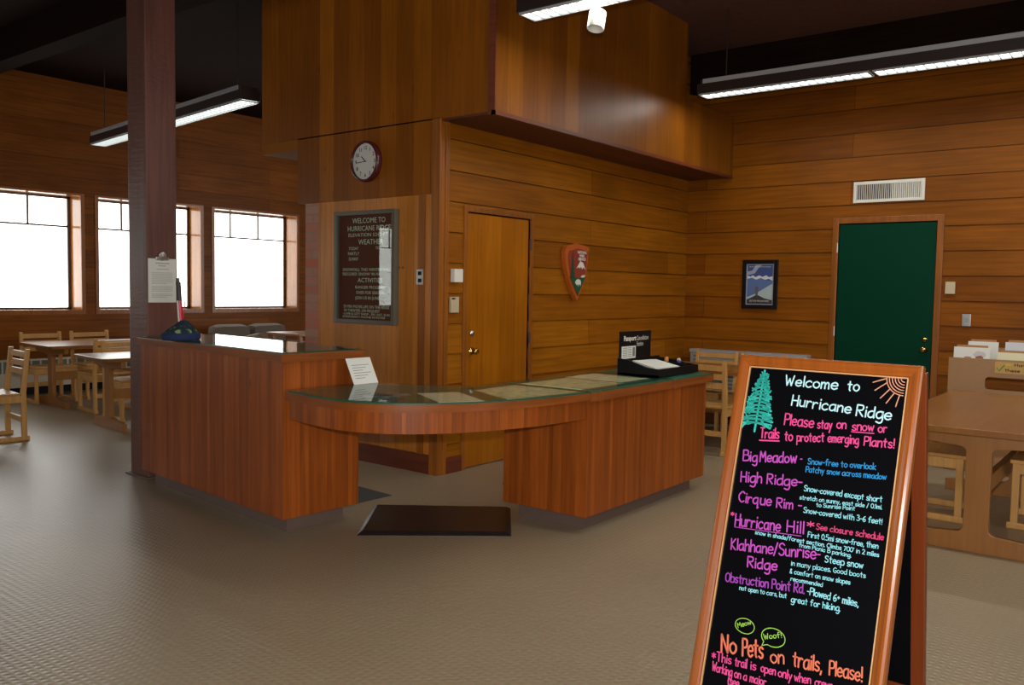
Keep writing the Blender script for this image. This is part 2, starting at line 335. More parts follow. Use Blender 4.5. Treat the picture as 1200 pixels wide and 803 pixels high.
# baseboards
bm = BM(); box(bm, (XR-0.024, Y0, 0), (XR, GD[0]-0.06, 0.13)); box(bm, (XR-0.024, GD[1]+0.06, 0), (XR, YM, 0.13)); struct(obj('baseboard_right', bm, M_redtrim))
bm = BM(); box(bm, (4.96, YM-0.024, 0), (WD[0]-0.045, YM, 0.13)); box(bm, (WD[1]+0.045, YM-0.024, 0), (XR-0.024, YM, 0.13)); struct(obj('baseboard_alcove', bm, M_redtrim))

# clock wall: lower panel, brick pier, upper panel and overhanging upper storey
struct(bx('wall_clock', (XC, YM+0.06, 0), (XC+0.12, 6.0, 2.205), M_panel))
struct(bx('brick_pier', (XC+0.015, 6.0, 0), (XC+0.5, 6.20, 2.205), M_brick))
bm = BM(); box(bm, (XC-0.022, YM+0.06, 0), (XC, 6.0, 0.15)); struct(obj('baseboard_clock', bm, M_redtrim))
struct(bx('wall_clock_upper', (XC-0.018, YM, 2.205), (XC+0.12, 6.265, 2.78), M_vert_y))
struct(bx('wall_clock_end', (XC+0.12, 6.15, 0), (XR+0.2, 6.265, 2.78), M_vert_x))
bm = BM()                                  # upper storey shell: long face, short face, far face and the underside
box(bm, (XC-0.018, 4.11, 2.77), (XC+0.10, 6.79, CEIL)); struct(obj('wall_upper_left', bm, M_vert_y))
bm = BM(); box(bm, (XC-0.018, 4.005, 2.77), (7.90, 4.11, CEIL)); box(bm, (7.90, 4.005, 2.77), (XR, 4.11, 3.41)); box(bm, (7.90, 4.11, 3.38), (XR, 4.54, 3.41)); struct(obj('wall_upper_front', bm, M_vert_x))
struct(bx('trim_7', (8.18, 4.36, 3.41), (8.36, 4.45, CEIL), M_trim))
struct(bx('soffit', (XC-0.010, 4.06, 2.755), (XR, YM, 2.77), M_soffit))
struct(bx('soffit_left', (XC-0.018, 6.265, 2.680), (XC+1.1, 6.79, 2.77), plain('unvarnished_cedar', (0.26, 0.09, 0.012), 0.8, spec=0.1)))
struct(bx('trim_3', (XC-0.026, 3.997, 2.745), (XR, 4.03, 2.775), M_redtrim))
struct(bx('trim_4', (XC-0.026, 3.997, 2.745), (XC-0.012, 4.06, CEIL), M_redtrim))
bm = BM(); box(bm, (XC-0.030, YM-0.012, 0), (XC+0.03, YM+0.075, 2.775), 0.003); box(bm, (XC+0.03, YM-0.02, 0), (XC+0.075, YM, 2.755), 0.003); struct(obj('trim_5', bm, M_trim))
struct(bx('trim_6', (XC-0.020, 4.70, 0.15), (XC-0.0005, 4.76, 2.2), M_trim))

# window wall
WIN = [(5.795+1.797*k, 7.352+1.797*k) for k in (-1, 0, 1)] + [(1.60, 3.16), (-2.95, -1.33), (-4.7, -3.2)]
WZ0, WZ1, WD0 = 1.10, 2.640, 0.30
siding('wall_back', 'Y', YW, X0, X1, 0, CEIL, -1, M_sid_shade, [(a-0.05, b+0.05, WZ0-0.06, WZ1+0.03) for a, b in WIN], thick=0.36, lap=0.008)
M_bar = plain('window_bar', (0.12, 0.075, 0.055), 0.5)
M_jamb = wood('glossy_jamb', (0.30, 0.105, 0.020), (0.26, 0.09, 0.016), 5, 9, 'z', 'x+y', rough=0.16, seam=0.0, spec=0.6)
for i, (a, b) in enumerate(WIN):
    wn = thing('window_%d' % (i+1), '', ''); del wn['label']; del wn['category']; struct(wn)
    bm = BM()
    for q0, q1, nm, mt in ((YW-0.016, YW+0.004, 'window_casing', M_trim), (YW+0.004, YW+0.36, 'window_jamb', M_jamb)):
        bm = BM(); box(bm, (a-0.05, q0, WZ0-0.06), (a, q1, WZ1+0.03)); box(bm, (b, q0, WZ0-0.06), (b+0.05, q1, WZ1+0.03))
        box(bm, (a, q0, WZ1), (b, q1, WZ1+0.03)); box(bm, (a, q0, WZ0-0.06), (b, q1, WZ0)); obj(nm, bm, mt, wn)
    bm = BM(); zt, q0, q1 = 2.235, YW+WD0, YW+WD0+0.03
    box(bm, (a, q0, WZ0), (a+0.02, q1, WZ1)); box(bm, (b-0.035, q0, WZ0), (b, q1, WZ1))
    box(bm, (a, q0, WZ0), (b, q1, WZ0+0.028)); box(bm, (a, q0, WZ1-0.028), (b, q1, WZ1))
    box(bm, (a, q0+0.005, zt-0.012), (b, q1-0.005, zt+0.012))
    for f in (0.315, 0.65): box(bm, (a+(b-a)*f-0.012, q0+0.005, zt), (a+(b-a)*f+0.012, q1-0.005, WZ1))
    obj('window_bars', bm, M_bar, wn)
    bx('window_pane', (a+0.01, q0+0.013, WZ0+0.01), (b-0.01, q0+0.017, WZ1-0.01), M_win, wn)
    window_portal(((a+b)/2, YW+0.36, (WZ0+WZ1)/2), (-PI/2, 0, 0), b-a, WZ1-WZ0)
struct(bx('baseboard_back', (X0, YW-0.02, 0), (X1, YW-0.008, 0.11), M_dark))
# side, rear and far walls that close the hall behind the camera (with unseen windows added to let fill daylight in)
def plain_wall(name, axis, fixed, a0, a1, thick, mat, fill_wins, pz=(0.6, 3.0)):
    bm = BM(); xs = [a0]+[q for wn in fill_wins for q in wn]+[a1]
    def bb(p0, p1, q0, q1):
        if p1-p0 < 1e-4: return
        if axis == 'X': box(bm, (fixed, p0, q0), (fixed+thick, p1, q1))
        else: box(bm, (p0, fixed, q0), (p1, fixed+thick, q1))
    for i in range(0, len(xs), 2): bb(xs[i], xs[i+1], 0, CEIL)
    for a, b in fill_wins: bb(a, b, 0, pz[0]); bb(a, b, pz[1], CEIL)
    struct(obj(name, bm, mat))
    for a, b in fill_wins:
        c, h = (a+b)/2, pz[1]-pz[0]
        if axis == 'X': window_portal((fixed+thick/2, c, (pz[0]+pz[1])/2), (0, -PI/2 if fixed < 0 else PI/2, 0), h, b-a)
        else: window_portal((c, fixed+thick/2, (pz[0]+pz[1])/2), (PI/2, 0, 0), b-a, h)
plain_wall('wall_left', 'X', X0, Y0, YW, 0.12, M_sid_y, [(-4.4, -1.4), (-0.9, 1.6)], (0.7, 2.6))
plain_wall('wall_front', 'Y', Y0, X0, XR+0.1, 0.12, M_sid_x, [(-4.0, -1.6), (2.2, 4.6)], (0.9, 2.6))
struct(bx('wall_far', (X1-0.1, 6.2, 0), (X1, YW, CEIL), M_sid_y))

# ceiling beams
bm = BM(); box(bm, (8.96, Y0, 3.72), (XR, 4.5, CEIL)); struct(obj('ceiling_beam', bm, M_beam))
for x in (-2.6, -0.4, 1.8, 4.0): struct(bx('ceiling_beam', (x-0.11, 6.85 if x > 4.5 else 4.65, 3.80), (x+0.11, YW, CEIL), M_beam))

# ------------------------------------------------------------------ timber post
PX0, PX1, PY0, PY1 = 3.345, 3.59, 6.08, 6.34
post = thing('timber_post', 'dark red timber post from floor to ceiling with a clipboard hung on it', 'post', (3.4675, 6.21, 0))
def in_post(bm):
    for v in bm.verts: v.co -= Vector((3.4675, 6.21, 0))
    return bm
def post_mat():
    m = M_post.copy(); m.name = 'hewn_post'; t = m.node_tree
    nz = t.nodes.new('ShaderNodeTexNoise'); nz.inputs['Scale'].default_value = 22; nz.inputs['Detail'].default_value = 3
    mp = t.nodes.new('ShaderNodeMapping'); mp.inputs['Rotation'].default_value = (0.6, 0, 0); mp.inputs['Scale'].default_value = (1, 0.5, 2.2)
    tc = t.nodes.new('ShaderNodeTexCoord'); t.links.new(tc.outputs['Object'], mp.inputs[0]); t.links.new(mp.outputs[0], nz.inputs['Vector'])
    bp = t.nodes.new('ShaderNodeBump'); bp.inputs['Strength'].default_value = 0.22; bp.inputs['Distance'].default_value = 0.012
    t.links.new(nz.outputs['Fac'], bp.inputs['Height']); t.links.new(bp.outputs[0], t.nodes['Principled BSDF'].inputs['Normal'])
    return m
bm = BM(); box(bm, (PX0, PY0, 0), (PX1, PY1, CEIL), 0.008); obj('shaft', in_post(bm), post_mat(), post)
bm = BM(); box(bm, (PX0-0.03, PY0-0.03, 0), (PX1+0.03, PY1+0.03, 0.012), 0.003); obj('base_plate', in_post(bm), M_kick, post)
bm = BM(); box(bm, (PX0+0.03, PY0-0.055, 0.0005), (PX0+0.20, PY0-0.032, 0.006)); o = obj('tape_strip', in_post(bm), plain('faded_red_tape', (0.30, 0.05, 0.05), 0.6), post); o['label'] = 'faded red tape'

# ------------------------------------------------------------------ information counter
def inset(pts, d):
    n = len(pts); out = []
    for i in range(n):
        p0, p1, p2 = Vector(pts[i-1]), Vector(pts[i]), Vector(pts[(i+1) % n])
        e1, e2 = (p1-p0).normalized(), (p2-p1).normalized()
        n1, n2 = Vector((-e1.y, e1.x)), Vector((-e2.y, e2.x))
        k = (n1+n2); k /= max(0.2, k.dot(n1)); out.append(tuple(p1+k*d))
    return out
# tall left counter
LCP = [(3.065, 4.075), (3.62, 4.045), (3.80, 5.98), (3.24, 5.98)]
lc = thing('tall_counter', 'tall reddish strip-wood counter section with a glass top beside the post', 'counter', (3.4, 5.0, 0))
def local(bm, root):
    for v in bm.verts: v.co -= Vector(root.location)
    return bm
def loc_mat(m): return m
bm = BM(); prism(bm, LCP, 0.10, 1.045); obj('body', local(bm, lc), M_ctr, lc)
bm = BM(); prism(bm, inset(LCP, 0.07), 0.0, 0.10); obj('kick_plate', local(bm, lc), M_kick, lc)
bm = BM(); prism(bm, inset(LCP, -0.022), 1.03, 1.078, 0.004); obj('edge_band', local(bm, lc), M_ctrtrim, lc)
bm = BM(); prism(bm, inset(LCP, -0.010), 1.0785, 1.080); obj('laminate', local(bm, lc), M_ctrgreen, lc)
bm = BM(); prism(bm, inset(LCP, -0.016), 1.0805, 1.087); obj('glass_top', local(lid(bm), lc), M_glass, lc)
# right counter
RCP = [(4.285, 2.765), (5.905, 2.765), (5.905, 3.40), (4.285, 3.40)]
TOP = 0.87
rc = thing('counter', 'lower reddish strip-wood counter section with green top on the right', 'counter', (5.1, 3.08, 0))
bm = BM(); prism(bm, RCP, 0.10, TOP-0.06); obj('body', local(bm, rc), M_ctr, rc)
bm = BM(); prism(bm, inset(RCP, 0.075), 0.0, 0.10); obj('kick_plate', local(bm, rc), M_kick, rc)
RCT = [(4.285, 2.74), (5.98, 2.74), (5.98, 3.43), (4.285, 3.43)]
bm = BM(); prism(bm, RCT, TOP-0.062, TOP-0.008, 0.003)
for x in (4.36, 5.33): box(bm, (x, 2.728, TOP-0.066), (x+0.035, 2.742, TOP-0.004), 0.002)
obj('edge_band', local(bm, rc), M_ctrtrim, rc)
bm = BM(); prism(bm, inset(RCT, 0.002), TOP-0.0075, TOP-0.002); obj('laminate', local(bm, rc), M_ctrgreen, rc)
bm = BM(); prism(bm, [(4.32, 2.748), (5.345, 2.748), (5.345, 3.42), (4.32, 3.42)], TOP-0.0008, TOP+0.0055); obj('glass_top', local(lid(bm), rc), M_glass, rc)
# curved desk between them
def spline(pts, n=10):
    out = []
    P = [Vector(p) for p in pts]; P = [P[0]*2-P[1]]+P+[P[-1]*2-P[-2]]
    for i in range(1, len(P)-2):
        for k in range(n):
            t = k/n; a, b, c, d = P[i-1], P[i], P[i+1], P[i+2]
            out.append(tuple(0.5*((2*b)+(c-a)*t+(2*a-5*b+4*c-d)*t*t+(3*b-a-3*c+d)*t**3)))
    out.append(tuple(P[-2])); return out
RIM = spline([(3.045, 4.03), (2.995, 3.75), (2.985, 3.475), (3.065, 3.245), (3.215, 3.075), (3.45, 2.925), (3.77, 2.815), (4.03, 2.768), (4.283, 2.742)])
BACK = [(4.283, 3.43), (3.975, 3.43), (3.62, 4.02)]
DESK = RIM + BACK
ds = thing('curved_desk', 'curved glass-topped desk section bridging the tall counter and the right counter', 'counter', (3.6, 3.4, 0))
bm = BM(); prism(bm, DESK, TOP-0.05, TOP-0.008, 0.003); obj('edge_band', local(bm, ds), M_ctrtrim, ds)
bm = BM()
inn = inset(DESK, 0.020)[:len(RIM)]; inn2 = inset(DESK, 0.045)[:len(RIM)]
A = [[bm.verts.new((p[0], p[1], z)) for p in q] for q, z in ((inn, TOP-0.05), (inn, TOP-0.165), (inn2, TOP-0.165), (inn2, TOP-0.05))]
for i in range(len(RIM)-1):
    for a, b in ((0, 1), (1, 2), (2, 3), (3, 0)): bm.faces.new((A[a][i], A[a][i+1], A[b][i+1], A[b][i]))
for i in (0, -1): bm.faces.new([A[k][i] for k in range(4)])
box(bm, (3.955, 3.33, TOP-0.14), (4.27, 3.42, TOP-0.05))
obj('apron', local(bm, ds), M_ctr, ds)
bm = BM(); prism(bm, inset(DESK, 0.014), TOP-0.0085, TOP-0.002); obj('laminate', local(bm, ds), M_ctrgreen, ds)
bm = BM(); prism(bm, inset(DESK, 0.006), TOP-0.0008, TOP+0.0055); obj('glass_top', local(lid(bm), ds), M_glass, ds)
bm = BM(); box(bm, (3.075, 3.995, TOP-0.068), (3.10, 4.045, TOP-0.002), 0.002); obj('end_cap', local(bm, ds), M_ctrtrim, ds)
# thin sheets lying under the glass
def sheet(name, label, cat, pts, mat, z=TOP-0.0019):
    cx = sum(p[0] for p in pts)/len(pts); cy = sum(p[1] for p in pts)/len(pts)
    bm = BM(); prism(bm, [(p[0]-cx, p[1]-cy) for p in pts], 0, 0.0006)
    o = obj(name, bm, mat); o.location = (cx, cy, z); return tag(o, label, cat)
def map_mat(name, base, ink, sc):
    m, t, b = new_mat(name); N, Lk = t.nodes, t.links
    tc = N.new('ShaderNodeTexCoord'); nz = N.new('ShaderNodeTexNoise'); nz.inputs['Scale'].default_value = sc; nz.inputs['Detail'].default_value = 6; Lk.new(tc.outputs['Object'], nz.inputs['Vector'])
    cr = N.new('ShaderNodeValToRGB'); cr.color_ramp.elements[0].position = 0.45; cr.color_ramp.elements[1].position = 0.6
    cr.color_ramp.elements[0].color = (*base, 1); cr.color_ramp.elements[1].color = (*ink, 1); Lk.new(nz.outputs['Fac'], cr.inputs[0]); Lk.new(cr.outputs[0], b.inputs['Base Color']); b.inputs['Roughness'].default_value = 0.6
    return m
M_map = map_mat('relief_map_print', (0.78, 0.66, 0.38), (0.50, 0.48, 0.27), 14)
sheet('printed_sheet', 'pale printed sheet under the glass at the middle of the curved desk', 'paper', [(3.30, 3.06), (3.52, 2.93), (3.72, 3.30), (3.50, 3.42)], plain('cream_sheet', (0.80, 0.70, 0.47), 0.6))
sheet('printed_sheet', 'dark photo sheet under the glass beside the white folded card', 'paper', [(3.10, 3.50), (3.24, 3.26), (3.47, 3.42), (3.34, 3.66)], map_mat('dark_photo_print', (0.04, 0.07, 0.06), (0.28, 0.28, 0.27), 11))
sheet('map_sheet', 'tan map sheet under the glass where the curved desk meets the right counter', 'map', [(3.66, 2.88), (4.25, 2.80), (4.25, 3.30), (3.85, 3.28)], M_map)
sheet('map_sheet', 'tan map sheet under the glass at the left of the right counter', 'map', [(4.34, 2.86), (4.86, 2.86), (4.86, 3.32), (4.34, 3.32)], M_map)
sheet('map_sheet', 'pale map sheet under the glass just left of the black stamp tray', 'map', [(4.90, 2.90), (5.28, 2.90), (5.28, 3.36), (4.90, 3.36)], map_mat('pale_map_print', (0.85, 0.74, 0.48), (0.72, 0.64, 0.40), 10))

# ------------------------------------------------------------------ floor mats
def mat_thing(name, label, pts, h, bev, mat):
    cx = sum(p[0] for p in pts)/4; cy = sum(p[1] for p in pts)/4; q = [(p[0]-cx, p[1]-cy) for p in pts]
    bm = BM(); i = inset(q, bev); n = 4
    a = [bm.verts.new((*p, 0)) for p in q]; a2 = [bm.verts.new((*p, 0.003)) for p in q]; b = [bm.verts.new((*p, h)) for p in i]
    bm.faces.new(a[::-1]); bm.faces.new(b)
    for k in range(4):
        bm.faces.new((a[k], a[(k+1) % n], a2[(k+1) % n], a2[k])); bm.faces.new((a2[k], a2[(k+1) % n], b[(k+1) % n], b[k]))
    o = obj(name, bm, mat); o.location = (cx, cy, 0.0005); tag(o, label, 'mat'); return o
mat_thing('floor_mat', 'thick black rubber floor mat with sloping edges in front of the curved desk', [(3.366, 3.773), (3.958, 3.074), (4.46, 3.475), (3.894, 4.197)], 0.022, 0.03, M_rubber)
mat_thing('floor_mat', 'flat dark grey floor mat behind the tall counter', [(4.188, 4.331), (4.25, 5.20), (3.70, 5.25), (3.69, 4.352)], 0.006, 0.006, M_greymat)
mat_thing('floor_mat', 'thin dark mat peeking out behind the right counter', [(4.998, 3.973), (5.50, 3.60), (5.95, 4.00), (5.50, 4.30)], 0.006, 0.006, M_greymat)

# ------------------------------------------------------------------ lettering helpers
def type_mesh(text, size, align='CENTER', bold=0.0):
    cu = bpy.data.curves.new('type', 'FONT'); cu.body = text; cu.size = size; cu.align_x = align; cu.offset = bold; cu.resolution_u = 2
    o = bpy.data.objects.new('type', cu); COL.objects.link(o)
    dg = bpy.context.evaluated_depsgraph_get(); me = bpy.data.meshes.new_from_object(o.evaluated_get(dg))
    bpy.data.objects.remove(o); bpy.data.curves.remove(cu); return me
def type_part(name, text, size, frame, mat, parent, width=None, align='CENTER', bold=0.0):
    """frame: Matrix placing the text's x/y plane"""
    me = type_mesh(text, size, align, bold)
    xs = [v.co.x for v in me.vertices]
    k = width/max(1e-6, max(xs)-min(xs)) if width else 1.0
    for v in me.vertices: v.co.x *= k
    me.transform(frame); me.materials.clear(); me.materials.append(mat)
    o = bpy.data.objects.new(name, me); COL.objects.link(o); o.parent = parent; return o

G = {  # single-stroke marker alphabet: c = smooth curve, l = straight strokes; cap height 10, x-height 6
'A':'l0,0 3,10 6,0|l1,4 5,4','B':'l0,10 0,0|c0,10 4,9.5 4,6 0,5.4|c0,5.4 5,5 5,0.8 0,0','C':'c5,8.5 3,10 0,7 0,3 2.5,0 5,1.2','F':'l4.5,10 0,10 0,0|l0,5.5 3.5,5.5',
'G':'c5,8.5 3,10 0,7 0,3 2.5,0 5,1 5,4.5|l5,4.5 3,4.5','H':'l0,10 0,0|l5,10 5,0|l0,5 5,5','K':'l0,10 0,0|l4.5,10 0,4.6 4.8,0','M':'l0,0 0.6,10 3.2,4 5.8,10 6.4,0','N':'l0,0 0,10 5,0 5,10',
'O':'c3,10 0.2,7.5 0.2,2.5 3,0 5.8,2.5 5.8,7.5 3,10','P':'l0,10 0,0|c0,10 4.5,9.5 4.5,5.5 0,4.8','R':'l0,10 0,0|c0,10 4.5,9.5 4.3,5.8 0,5|l1.4,5 5,0','S':'c5,8.6 3,10 0.4,8.4 1,6 4.4,4.2 4.6,1.2 2,0 0,1.4',
'T':'l0,10 5.5,10|l2.7,10 2.7,0','W':'l0,10 1.6,0 3.4,7 5.2,0 7,10','a':'c4.4,5.2 2.8,6 0.3,4.4 0.2,1.2 2,0 4,1.4 4.6,4.4|l4.6,6 4.8,0','b':'l0,10 0,0|c0,4 2,6 4.6,5 4.6,1 2,0 0,1','c':'c4.4,5 2.8,6 0.2,4.2 0.2,1.4 2.2,0 4.4,1',
'd':'c4.4,5.2 2.8,6 0.3,4.4 0.2,1.2 2,0 4,1.4 4.6,4.4|l4.6,10 4.6,0','e':'c0.2,3 4.4,3.2 4.3,5 2.6,6 0.2,4.4 0.2,1.4 2.2,0 4.4,1','f':'c4.4,9.4 2.8,10 1.9,8 1.8,0|l0,6 4,6','g':'c4.4,5.2 2.8,6 0.3,4.4 0.2,1.2 2,0 4,1.4 4.6,4.4|c4.6,6 4.7,-2 3,-4 0.4,-3.2',
'h':'l0,10 0,0|c0,3.6 2,6 4,5 4.2,0','i':'l0.5,6 0.5,0|l0.5,8.3 0.6,8.9','j':'c1,6 1,-2 -0.6,-4|l1,8.3 1,8.9','k':'l0,10 0,0|l4,6 0.2,2.8 4.2,0','l':'l0.4,10 0.4,0','m':'l0,6 0,0|c0,3.6 1.6,6 3,5 3.1,0|c3.1,3.6 4.6,6 6,5 6.2,0',
'n':'l0,6 0,0|c0,3.6 2,6 4,5 4.2,0','o':'c2.4,6 0.2,4.4 0.2,1.6 2.4,0 4.6,1.6 4.6,4.4 2.4,6','p':'l0,6 0,-4|c0,4.4 2,6 4.6,5 4.6,1 2,0 0,1','q':'c4.4,5.2 2.8,6 0.3,4.4 0.2,1.2 2,0 4,1.4 4.6,4.4|l4.6,6 4.6,-4 5.6,-3.2','r':'l0,6 0,0|c0,3 1.2,5.4 2.6,6 3.6,5.4',
's':'c3.8,5.2 2.2,6 0.3,5 1,3.4 3.4,2.4 3.6,0.8 1.8,0 0,0.8','t':'l1.8,9 1.8,1 2.6,0|l0,6.2 3.8,6.2','u':'c0,6 0.2,1.2 2,0 4,1.4 4.2,3|l4.2,6 4.2,0','v':'l0,6 2,0 4,6','w':'l0,6 1.4,0 2.9,5 4.4,0 5.8,6','x':'l0,6 4,0|l4,6 0,0','y':'l0,6 2.2,0.6|l4.4,6 1,-4','z':'l0,6 4,6 0,0 4,0',
'0':'c2.4,10 0,7.4 0,2.6 2.4,0 4.8,2.6 4.8,7.4 2.4,10','1':'l0,8 1.4,10 1.4,0','2':'c0,8 2,10 4.4,8 3.6,5 0,0|l0,0 4.8,0','3':'c0,9 2.6,10 4,7.8 1.6,5.4|c1.6,5.4 4.8,4.6 4.2,1 2,0 0,1','5':'l4.4,10 0.6,10 0.3,5.6|c0.3,5.6 3,6.4 4.8,3 2.6,0 0,0.8','6':'c4,9.6 1,7 0.2,2.4 2.4,0 4.6,2 3.6,4.8 0.6,3.6','7':'l0,10 4.6,10 1.4,0',
'-':'l0,4 2.8,4','.':'l0,0 0.2,0.5',',':'l0.6,0.6 0,-1.6','!':'l0.4,10 0.4,2.8|l0.4,0 0.4,0.5','/':'l0,-1 3.4,10.5',"'":'l0.3,10 0.2,8','(':'c2,10.6 0.2,7 0.2,2 2,-1.4','*':'l2,8.5 2,2.5|l-0.4,7 4.4,4|l4.4,7 -0.4,4','&':'c4.6,0 1,7 2.2,9.6 3.4,8 0.2,3 1.6,0 4.6,3.4','+':'l1.5,7 1.5,4|l0,5.5 3,5.5'}
def ribbon(bm, pts, w):
    """flat round-ended marker stroke in the xy plane"""
    n = len(pts)
    if n < 2: return
    L, Rr = [], []
    for i in range(n):
        a = Vector(pts[max(0, i-1)]); b = Vector(pts[min(n-1, i+1)]); d = (b-a)
        d = d.normalized() if d.length > 1e-9 else Vector((1, 0)); m = Vector((-d.y, d.x))*w*0.5
        p = Vector(pts[i]); L.append(bm.verts.new((*(p+m), 0))); Rr.append(bm.verts.new((*(p-m), 0)))
    for i in range(n-1): bm.faces.new((L[i], Rr[i], Rr[i+1], L[i+1]))
    for p, sg in ((pts[0], -1), (pts[-1], 1)):
        q = Vector(pts[1])-Vector(pts[0]) if sg < 0 else Vector(pts[-1])-Vector(pts[-2])
        an = math.atan2(q.y, q.x)+(PI if sg < 0 else 0)
        vs = [bm.verts.new((p[0]+math.cos(an-PI/2+PI*k/5)*w*0.5, p[1]+math.sin(an-PI/2+PI*k/5)*w*0.5, 0)) for k in range(6)]
        bm.faces.new(vs)
def resample(pts, curve):
    if curve and len(pts) > 2: return spline(pts, 5)
    return pts
def glyph_strokes(ch):
    for s in G[ch].split('|'):
        yield [tuple(float(v) for v in q.split(',')) for q in s[1:].split()], s[0] == 'c'
def glyph_width(ch): return max(p[0] for pts, c in glyph_strokes(ch) for p in pts)
def hand_text(bm, text, u0, v0, u1, v1, cap, w, jit=0.25):
    """handwriting from (u0,v0) to (u1,v1); v runs down the board, y = -v"""
    adv, x = [], 0.0
    for ch in text:
        adv.append(x); x += 3.6 if ch == ' ' else glyph_width(ch)+1.7
    tot = x-1.7; d = Vector((u1-u0, -(v1-v0))); sx = (d.length-w)/tot; sy = (cap-w*0.6)/10; d.normalize(); nrm = Vector((-d.y, d.x)); u0 += d.x*w*0.5; v0 -= w*0.3
    for ch, ax in zip(text, adv):
        if ch == ' ': continue
        jy, js = random.uniform(-jit, jit), 1+random.uniform(-0.05, 0.05)
        for pts, c in glyph_strokes(ch):
            P = resample(pts, c)
            segs = [P] if c else ([P] if len(P) == 2 else [P[i:i+2] for i in range(len(P)-1)])
            for sg in segs:
                ribbon(bm, [tuple(Vector((u0, -v0))+d*((ax+px*js)*sx)+nrm*((py*js+jy)*sy)) for px, py in sg], w)

# ------------------------------------------------------------------ sandwich board
BT = Vector((2.9551, 1.2496, 1.2493)); BYAW, BTILT, BW, BL = -0.0381, 0.2778, 0.62, 1.295
be = Vector((math.sin(BYAW), -math.cos(BYAW), 0)); bn = Vector((math.cos(BYAW), math.sin(BYAW), 0))
bup = bn*math.sin(BTILT)+Vector((0, 0, 1))*math.cos(BTILT)
base = BT-bup*BL+be*BW/2; base.z = 0
board = thing('sandwich_board', 'wood-framed black folding sign board with coloured handwriting standing in the foreground', 'sign', base)
def board_frame(origin, up, e, inv):
    """matrix with x along the board's width, y up the board, z out of the face"""
    m = Matrix((e, up, e.cross(up))).transposed().to_4x4(); m.translation = origin
    return inv @ m
binv = Matrix.Translation(-base)
FR = board_frame(BT, bup, be, binv)
def in_frame(bm, M):
    bmesh.ops.transform(bm, matrix=M, verts=bm.verts[:]); return bm
bot = 0.045
def moulding(bm, p0, p1, prof, m0, m1, side):
    """profile (offset inwards, height) swept p0->p1 with mitre slopes m0, m1"""
    p0, p1 = Vector(p0), Vector(p1); d = (p1-p0).normalized(); n = Vector((-d.y, d.x))*side
    A = [bm.verts.new((*(p0+n*o+d*o*m0), h)) for o, h in prof]; B = [bm.verts.new((*(p1+n*o-d*o*m1), h)) for o, h in prof]
    k = len(prof)
    for i in range(k): bm.faces.new((A[i], A[(i+1) % k], B[(i+1) % k], B[i]))
    bm.faces.new(A); bm.faces.new(B[::-1])
PROF = [(0, -0.022), (0, 0.006), (0.004, 0.012), (0.012, 0.0145), (0.020, 0.013), (0.030, 0.006), (0.037, 0.004), (0.040, -0.002), (0.040, -0.022)]
BBOT = -BL+bot
for nm, p0, p1, sd, m0, m1 in (('top_rail', (0, 0), (BW, 0), -1, 1, 1), ('side_rail', (0, -BL), (0, 0), -1, 0, 1), ('side_rail', (BW, -BL), (BW, 0), 1, 0, 1), ('bottom_rail', (0.04, BBOT), (BW-0.04, BBOT), 1, 0, 0)):
    bm = BM(); moulding(bm, p0, p1, PROF, m0, m1, sd); obj(nm, in_frame(bm, FR), M_frame, board)
bm = BM(); t = 0.0405
for a, b in (((t, BBOT+t, -0.004), (t+0.004, -t, 0.003)), ((BW-t-0.004, BBOT+t, -0.004), (BW-t, -t, 0.003)), ((t, -t-0.004, -0.004), (BW-t, -t, 0.003)), ((t, BBOT+t, -0.004), (BW-t, BBOT+t+0.004, 0.003))): box(bm, a, b)
o = obj('gilt_bead', in_frame(bm, FR), M_gilt, board); o['label'] = 'thin gold inner bead'
bm = BM(); box(bm, (0.036, BBOT+0.036, -0.016), (BW-0.036, -0.036, -0.005)); panel = obj('chalkboard_panel', in_frame(bm, FR), M_chalk, board)
# rear leaf
RT = math.radians(8.0); rup = -bn*math.sin(RT)+Vector((0, 0, 1))*math.cos(RT)
RL = 1.225/math.cos(RT); ro = BT+bn*0.045; ro.z = 1.225
FR2 = board_frame(ro, rup, be, binv)
for nm, a, b in (('rear_leg', (0, -RL, -0.012), (0.045, 0, 0.012)), ('rear_leg', (BW-0.045, -RL, -0.012), (BW, 0, 0.012)), ('rear_rail', (0.045, -0.045, -0.012), (BW-0.045, 0, 0.012)), ('rear_rail', (0.045, -RL+0.085, -0.012), (BW-0.045, -RL+0.125, 0.012))):
    bm = BM(); box(bm, a, b, 0.003); obj(nm, in_frame(bm, FR2), M_rear, board)
bm = BM(); box(bm, (0.040, -RL+0.115, -0.006), (BW-0.040, -0.040, 0.006)); obj('rear_panel', in_frame(bm, FR2), M_chalk, board)
for u in (0.10, BW-0.10):
    bm = BM(); p = FR @ Vector((u, -0.006, -0.026)); q = FR2 @ Vector((u, 0.002, 0.014)); cyl(bm, p+Vector(be)*-0.03, p+Vector(be)*0.03, 0.006, n=10); obj('hinge', bm, M_brass, board)
INK = {'W': (0.50, 0.80, 0.86), 'P': (0.76, 0.07, 0.28), 'M': (0.50, 0.075, 0.48), 'B': (0.02, 0.27, 0.62), 'C': (0.27, 0.68, 0.77), 'R': (0.60, 0.05, 0.17), 'V': (0.32, 0.06, 0.42), 'G': (0.30, 0.58, 0.08), 'S': (0.68, 0.17, 0.09), 'T': (0.035, 0.52, 0.44), 'U': (0.66, 0.30, 0.18)}
M_ink = {k: plain('marker_ink_'+k, c, 0.6, spec=0.2) for k, c in INK.items()}
